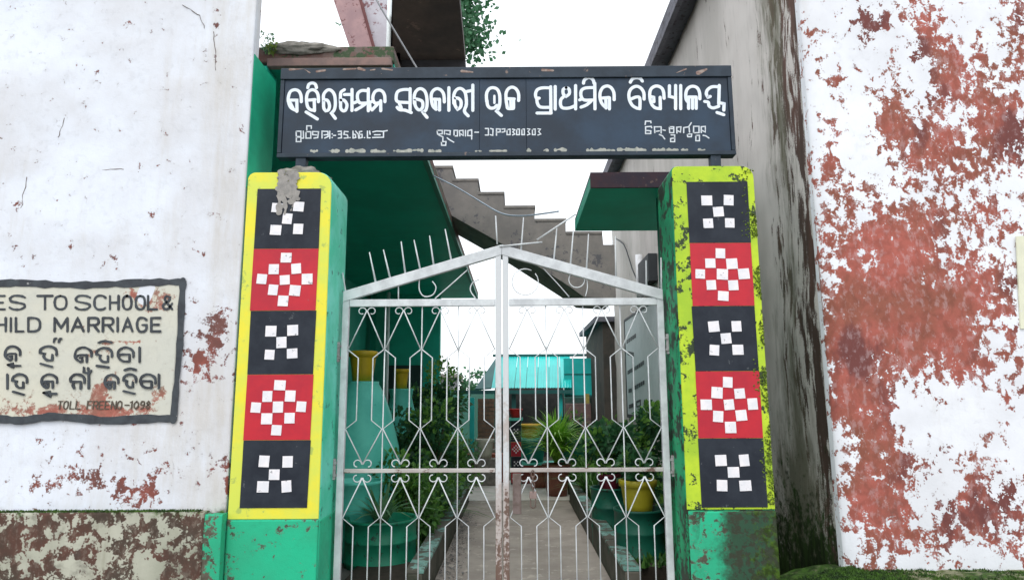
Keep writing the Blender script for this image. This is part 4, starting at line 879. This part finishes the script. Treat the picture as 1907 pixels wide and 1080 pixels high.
pot('yellow pot on the large flared turquoise pedestal', (-1.56, 6.95, 1.68), .14, .31, (.50, .36, .01))
pot('yellow pot on the smaller flared pedestal farther back', (-1.56, 9.35, 1.64), .10, .27, (.50, .36, .01))
# plants in pots
def potted_blades(label, c, n, L, mat, seed, name='potted_plant', **k):
    R = random.Random(seed); t = thing(name, label, 'plant'); rawbuild(blades(n, c, L, R, **k), 'leaves', mat, t); return t
bush('dark broad-leaved plant growing from the yellow pot', (1.07, 6.05, .78), .15, .22, 170, .09, M_leafd, 21, 'potted_plant')
bush('dark bushy plant growing from the maroon pot', (.99, 7.3, .70), .28, .42, 700, .09, M_leafd, 22, 'potted_plant')
bush('dark tall shrub against the passage wall under the notice board', (1.50, 8.4, .15), .42, 1.15, 1500, .10, M_leafd, 23)
bush('dark shrub beside the passage wall near the pier', (1.62, 6.6, .15), .36, .75, 900, .08, M_leafd, 24)
bush('shrub growing in the farther dark green drum', (1.22, 8.3, .55), .25, .4, 500, .07, M_leaf, 25)
bush('leafy shrub growing behind the squat green drum', (-1.10, 6.9, .15), .33, .70, 1100, .075, M_leaf, 31)
bush('dark tall shrub between the first and second veranda columns', (-1.16, 8.3, .15), .42, 1.22, 1700, .09, M_leafd, 32)
bush('mid green shrub overhanging the left kerb', (-.98, 8.9, .15), .36, .78, 1300, .07, M_leaf, 33)
bush('pale feathery shrub at the far end of the left bed', (-.88, 10.0, .1), .40, .68, 1300, .055, M_leafp, 34)
bush('dark leafy tree-like shrub beyond the veranda columns', (-1.45, 11.6, 0), .60, 1.75, 2200, .10, M_leafd, 35)
potted_blades('long arching strap leaves spilling over the left kerb', (-.93, 7.4, .17), 60, .75, M_leaf, 36, spread=.95, w_=.016, arch=1.1)
potted_blades('spiky strap-leaved plant in the squat green drum', (-1.15, 6.0, .44), 40, .42, M_leafp, 37, spread=.9, w_=.022, arch=.9)
potted_blades('spiky dark plant low in the left bed', (-1.02, 8.0, .17), 50, .6, M_leafd, 38, spread=.9, w_=.016, arch=1.0)
bush('light green shrub leaning over the left kerb toward the path', (-.88, 7.7, .2), .30, .55, 900, .06, M_leafp, 61)
bush('mixed green shrub just past the squat green drum', (-.98, 6.6, .2), .26, .50, 700, .06, M_leaf, 62)
potted_blades('spiky light green plant among the shrubs of the left bed', (-.90, 8.4, .2), 70, .72, M_leafp, 63, spread=.9, w_=.014, arch=.9)
potted_blades('arching dark plant by the right kerb', (1.0, 9.3, .2), 70, .7, M_leaf, 64, spread=.9, w_=.014, arch=.9)
bush('small rounded shrub at the far end of the right bed', (1.05, 10.0, .1), .30, .5, 600, .06, M_leaf, 65)
def low():
    L = rnd.random() < .5; x = rnd.uniform(-1.27, -.80) if L else rnd.uniform(.92, 1.6); y = rnd.uniform(5.6 if not L else 6.4, 10.2)
    return (x, y, .17)
tufts('ground_cover', 5000, low, .07, M_leaf, None, rnd)

# =================================================================== COURTYARD BEYOND
M_terra = (.30, .10, .06)
# checkered post
cpst = thing('checkered_post', 'small black and red checkered post in the courtyard', 'post')
Y = 12.3; x0 = at(951, 820, Y=Y).x; x1 = at(971, 820, Y=Y).x; zt = at(960, 783, Y=Y).z
g = MB(); g.box(x0, x1, Y, Y+.2, 0, zt); g.build('post', M_tq, cpst)
g = MB(); g.box(x0-.03, x1+.03, Y-.03, Y+.23, zt+.001, zt+.05); g.build('cap', M_tq, cpst)
zz = [zt, at(960, 822, Y=Y).z, at(960, 850, Y=Y).z, at(960, 876, Y=Y).z, at(960, 905, Y=Y).z, .02]
for k in range(5):
    g = MB(); g.box(x0+.004, x1-.004, Y-.006, Y-.001, zz[k+1]+.002, zz[k]-.002); pn = g.build('painted_panel', M_pblk if k % 2 == 0 else M_pred, cpst)
    mb = MB(); s = (x1-x0)/8; cx = (x0+x1)/2; cz = (zz[k]+zz[k+1])/2
    for (c, r) in (X5 if k % 2 == 0 else D9):
        h_ = 1 if k % 2 == 0 else 2; xx = cx+(c-h_)*s*1.25; z_ = cz-(r-h_)*s*1.25; mb.box(xx-s*.5, xx+s*.5, Y-.009, Y-.0061, z_-s*.5, z_+s*.5)
    mb.build('white_squares', M_pwht, pn)
pot('small red pot on the checkered post', ((x0+x1)/2, Y+.1, zt+.05), .12, .16, (.55, .02, .02))
R = random.Random(5)
# pots on a low stand
gs = thing('pot_stand', 'low brick-red stand carrying pots in the courtyard', 'stand')
g = MB(); g.box(.12, 1.2, 12.4, 12.8, 0, .32); g.build('block', plain('red_stand', (.25, .06, .04), (.18, .05, .04), .8, scale=6), gs)
g = MB(); g.box(.10, 1.22, 12.38, 12.82, .321, .36); g.build('top', M_tq, gs)
pot('broad teal pot beside the checkered post', (.34, 12.6, .36), .24, .40, (.01, .22, .16), name='flower_pot')
pot('yellow pot sitting behind the teal pot', (.30, 13.1, .76), .22, .26, (.70, .42, .02))
g = MB(); g.box(.1, .5, 12.95, 13.25, 0, .759); tag(g.build('plinth_block', M_tq), 'turquoise block carrying the yellow pot', 'block')
pot('terracotta pot on the ground in front of the red stand', (.42, 11.9, 0.005), .17, .28, M_terra)
pot('green tub on the right of the bright bamboo plant', (1.02, 12.1, .30), .30, .52, (.01, .25, .15))
g = MB(); g.box(.75, 1.3, 11.9, 12.35, 0, .30); tag(g.build('plinth_block', M_kerb), 'mossy block carrying the green tub', 'block')
bb = thing('bamboo_plant', 'bright green bamboo-like plant in a pot right of the checkered post', 'plant')
rawbuild(blades(420, (.66, 10.9, .50), .80, random.Random(41), spread=.95, w_=.022, arch=.9, h0=.25), 'leaves', M_leafb, bb)
pot('terracotta pot holding the bright bamboo-like plant', (.66, 10.9, .005), .22, .48, (.20, .07, .045))
bush('small leafy plant in the green tub', (1.02, 12.1, .78), .3, .35, 400, .06, M_leafd, 42, 'potted_plant')
bush('green shrub in front of the red stand', (.85, 11.0, 0), .25, .5, 500, .06, M_leafd, 43)
# red kerb and pale pots left
rk = MB(); rk.box(-1.3, -.18, 12.6, 12.9, 0, .50); tag(rk.build('garden_kerb', plain('red_kerb', (.34, .10, .06), (.25, .09, .06), .8, scale=5), bevel=.015), 'red garden kerb left of the checkered post', 'kerb')
bush('green shrub in front of the red garden kerb', (-.75, 12.2, 0), .4, .42, 600, .06, M_leaf, 44)
pot('cream pot on the cement block near the brick pier', (at(903, 820, Y=12.3).x, 12.3, .45), .16, .34, (.62, .6, .5))
g = MB(); x_ = at(903, 820, Y=12.3).x; g.box(x_-.2, x_+.2, 12.12, 12.48, 0, .45); tag(g.build('plinth_block', M_cem, bevel=.01), 'grey cement block carrying the cream pot', 'block')
# brick pier
bp = thing('brick_pier', 'rough brick pier under the shed roof edge', 'pier')
M_br = plain('old_brick', (.26, .16, .11), (.18, .12, .09), .9, scale=14, bump=.6)
bm_ = None; Y = 14.6; xb0 = at(889, 780, Y=Y).x; xb1 = at(921, 780, Y=Y).x; zb0, zb1 = .45, at(900, 742, Y=Y).z; nr = 12; hh = (zb1-zb0)/nr
g = MB(); g.box(xb0+.015, xb1-.015, Y+.015, Y+.3, zb0, zb1-.002); g.build('mortar_core', plain('mortar', (.22, .2, .18), rough=.95), bp)
bmesh_shared = MB().box(-.5, .5, -.5, .5, -.5, .5).mesh('brick'); bmesh_shared.materials.append(M_br)
for r_ in range(nr):
    for c_ in range(2):
        o = bpy.data.objects.new('brick', bmesh_shared); COL.objects.link(o); o.parent = bp
        W_ = (xb1-xb0); split = .62 if r_ % 2 else .38; a_, b_ = (0, split) if c_ == 0 else (split, 1)
        o.scale = (W_*(b_-a_)-.012, .16, hh-.014); o.location = (xb0+W_*(a_+b_)/2+rnd.uniform(-.006, .006), Y+.07+rnd.uniform(-.008, .008), zb0+hh*(r_+.5))
g = MB(); g.box(xb0-.1, xb1+.1, Y-.1, Y+.4, 0, .45); g.build('footing', M_cem, bp, bevel=.02)
# shed
sd_ = thing('turquoise_shed', 'far shed with bright turquoise tin roof and dark open front', 'shed')
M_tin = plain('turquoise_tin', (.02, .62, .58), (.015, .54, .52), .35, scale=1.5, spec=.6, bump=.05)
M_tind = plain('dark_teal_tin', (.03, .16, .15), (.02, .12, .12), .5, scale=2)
YE, YR = 15.6, 17.4
er = at(1065, 722, Y=YE); el = at(915, 722, Y=YE); rr_ = at(1128, 657, Y=YR); rl = at(925, 664, Y=YR)
n = 7
for k in range(n):
    a0 = k/n; a1 = (k+1)/n; mb = MB()
    E0 = Vector((el.x+(er.x-el.x)*a0+.004, YE, er.z)); E1 = Vector((el.x+(er.x-el.x)*a1-.004, YE, er.z)); T0 = Vector((rl.x+(er.x+.12-rl.x)*a0+.004, YR, rl.z)); T1 = Vector((rl.x+(er.x+.12-rl.x)*a1-.004, YR, rl.z))
    m_ = 4; vs = []
    for j in range(m_*4+1):
        t = j/(m_*4); dz = .006*math.cos(2*math.pi*j/4); vs += [E0.lerp(E1, t)+Vector((0, 0, dz)), T0.lerp(T1, t)+Vector((0, 0, dz))]
    mb.add(vs, [(2*j, 2*j+2, 2*j+3, 2*j+1) for j in range(m_*4)]); o = mb.build('roof_sheet', M_tin, sd_)
    sol = o.modifiers.new('thick', 'SOLIDIFY'); sol.thickness = .006
# side hip
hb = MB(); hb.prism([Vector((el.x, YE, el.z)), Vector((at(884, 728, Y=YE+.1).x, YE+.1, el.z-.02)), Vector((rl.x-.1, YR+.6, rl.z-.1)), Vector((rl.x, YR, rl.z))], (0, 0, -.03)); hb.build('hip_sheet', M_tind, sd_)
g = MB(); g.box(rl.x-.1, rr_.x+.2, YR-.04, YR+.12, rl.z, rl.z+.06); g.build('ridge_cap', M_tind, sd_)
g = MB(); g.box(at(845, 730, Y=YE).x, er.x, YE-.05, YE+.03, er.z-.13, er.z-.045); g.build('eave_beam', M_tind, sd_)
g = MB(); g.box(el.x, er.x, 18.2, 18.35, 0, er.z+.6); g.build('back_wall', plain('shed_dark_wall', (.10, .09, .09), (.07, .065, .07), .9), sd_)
M_tqw = plain('turquoise_wall', (.02, .58, .56), (.02, .50, .48), .5, scale=2)
a_ = at(1050, 738, Y=16.2); b_ = at(1135, 738, Y=16.2); 
g = MB(); g.box(a_.x, b_.x+.4, 16.0, 16.1, a_.z, at(1060, 668, Y=16.2).z); g.build('side_panel', M_tqw, sd_)
g = MB(); zl = at(1060, 697, Y=16).z; g.box(a_.x, b_.x, 15.985, 15.999, zl, zl+.015); zl = at(1060, 712, Y=16).z; g.box(a_.x, b_.x, 15.985, 15.999, a_.z-.02, a_.z+.03); g.build('panel_batten', M_tind, sd_)
g = MB(); g.box(a_.x+.02, b_.x+.4, 16.3, 16.45, 0, a_.z-.03); g.build('pale_wall', plain('shed_pale_wall', (.62, .62, .58), (.5, .48, .44), .8), sd_)
for px, pw, mm_ in ((957, 8, M_tind), (1044, 9, M_tqw), (1094, 6, plain('yellow_post', (.45, .38, .1), rough=.7))):
    c_ = at(px, 780, Y=15.7); g = MB(); g.box(c_.x-.05, c_.x+.05, 15.66, 15.76, 0, er.z-.135); g.build('post', mm_, sd_)
# items by the pale wall
c_ = at(1075, 775, Y=15.2); g = MB(); g.box(c_.x-.25, c_.x+.3, 15.1, 15.5, 0, c_.z+.28); tag(g.build('storage_cupboard', plain('dull_pink_cupboard', (.22, .13, .12), (.14, .10, .10), .7), bevel=.01), 'dull pink box against the pale shed wall', 'box')
# turquoise post left, long green lintel
g = MB(); c_ = at(879, 790, Y=13.6); g.box(c_.x-.045, c_.x+.045, 13.55, 13.65, 0, at(879, 740, Y=13.6).z); tag(g.build('garden_post', M_tqw, bevel=.006), 'slim turquoise post left of the brick pier', 'post')
# far grey building and white statue-like planter
g = MB(); a_ = at(803, 703, Y=24); b_ = at(846, 703, Y=24); g.box(a_.x, b_.x, 24, 26, 0, a_.z); 
fb = thing('far_grey_building', 'small grey building far beyond the veranda end', 'building'); g.build('walls', plain('far_grey', (.25, .25, .26), (.2, .2, .21), .9), fb)
g = MB(); g.box(a_.x-.15, b_.x+.15, 23.85, 26.1, a_.z+.001, a_.z+.12); g.build('roof', M_cem, fb)
# boundary wall behind everything
g = MB(); g.box(-9, 6, 20.5, 20.7, 0, 1.75); tag(g.build('boundary_wall', plain('boundary_green', (.06, .22, .17), (.08, .2, .16), .8, scale=1.5)), 'green boundary wall at the back of the courtyard', 'wall')
# dark passage-end wall on the right
de = thing('dark_end_building', 'dark brown weathered wall at the far end of the passage', 'building')
g = MB(); g.box(1.82, 3.4, 13.75, 17.0, 0, at(1145, 600, Y=13.8).z-.0); g.build('wall', plain('dark_brown_wall', (.075, .065, .055), (.045, .045, .04), .95, scale=3, bump=.5), de)
g = MB(); g.box(1.66, 3.5, 13.66, 17.1, at(1145, 600, Y=13.8).z+.001, at(1145, 596, Y=13.8).z+.06); g.build('roof', M_eave, de)

# trees
def tree(label, base, H, R_, n, seed, mat):
    R = random.Random(seed); t = thing('tree', label, 'tree', 'trees beyond the school roofs'); b = Vector(base)
    mb = MB(); mb.tube([b, b+Vector((.1, 0, H*.3)), b+Vector((.05, .1, H*.6)), b+Vector((0, 0, H*.85))], [.18, .14, .10, .04], 8)
    tips = []
    for k in range(22 if H > 9 else 14):
        a = R.uniform(0, 6.28); z = R.uniform(.70 if H > 9 else .35, .95 if H > 9 else .8)*H; s = b+Vector((.05, 0, z)); e = s+Vector((math.cos(a), math.sin(a), R.uniform(.3, .9)))*R_*R.uniform(.5, .95); mb.tube([s, (s+e)/2+Vector((0, 0, .1)), e], [.06, .04, .015], 5); tips.append(e)
    mb.build('trunk', plain('bark', (.10, .08, .06), rough=.95), t, True)
    f = MB()
    for i in range(n):
        c = R.choice(tips); d = Vector((R.gauss(0, 1), R.gauss(0, 1), R.gauss(0, .7)))*R_*.17; p = c+d; o_ = Vector((R.uniform(-1, 1), R.uniform(-1, 1), R.uniform(-.8, .5))).normalized(); L = R.uniform(.08, .2); s_ = o_.cross(Vector((R.uniform(-1, 1), 1, R.uniform(-1, 1)))).normalized()*L*.35
        f.add([p, p+o_*L*.5+s_, p+o_*L, p+o_*L*.5-s_], [(0, 1, 2, 3)])
    rawbuild(f, 'crown', mat, t)
M_tl = leafmat('tree_leaf', (.07, .22, .10), (.05, .16, .08))
tree('tall tree showing its foliage right of the dark roof slab', (at(780, 60, Y=17).x-.1, 17, 0), 13.2, 1.9, 6500, 51, M_tl)
tree('small far tree low between veranda end and shed', (at(862, 720, Y=27).x, 27, 0), 2.6, .9, 900, 52, M_tl)
# weed on the white wall's corner
wd = thing('wall_weed', 'small weed growing from the top corner of the white wall by the slab', 'plant')
c_ = at(500, 84, Y=4.72)
rawbuild(foliage(260, (c_.x-.01, c_.y, c_.z-.05), .08, .15, .018, random.Random(9)), 'foliage', M_leafp, wd)
M_l2 = leafmat('weed_leaf', (.20, .28, .05), (.12, .2, .04))
rawbuild(foliage(60, (c_.x+.02, c_.y-.02, c_.z-.08), .05, .06, .03, random.Random(10)), 'leaf_tuft', M_l2, wd)
bm = bmesh.new(); bmesh.ops.create_icosphere(bm, subdivisions=4, radius=1)
for v in bm.verts:
    p = v.co.copy(); q = Vector((p.x*.27, p.y*.05, p.z*.05)); q *= 1+.35*noise.noise(p*2.6)+.2*noise.noise(p*8)
    v.co = q+Vector((-1.62, 4.76, VZ+.13))
me = bpy.data.meshes.new('debris_crust'); bm.to_mesh(me); bm.free(); link('debris_crust', me, M_cem, ve, True)
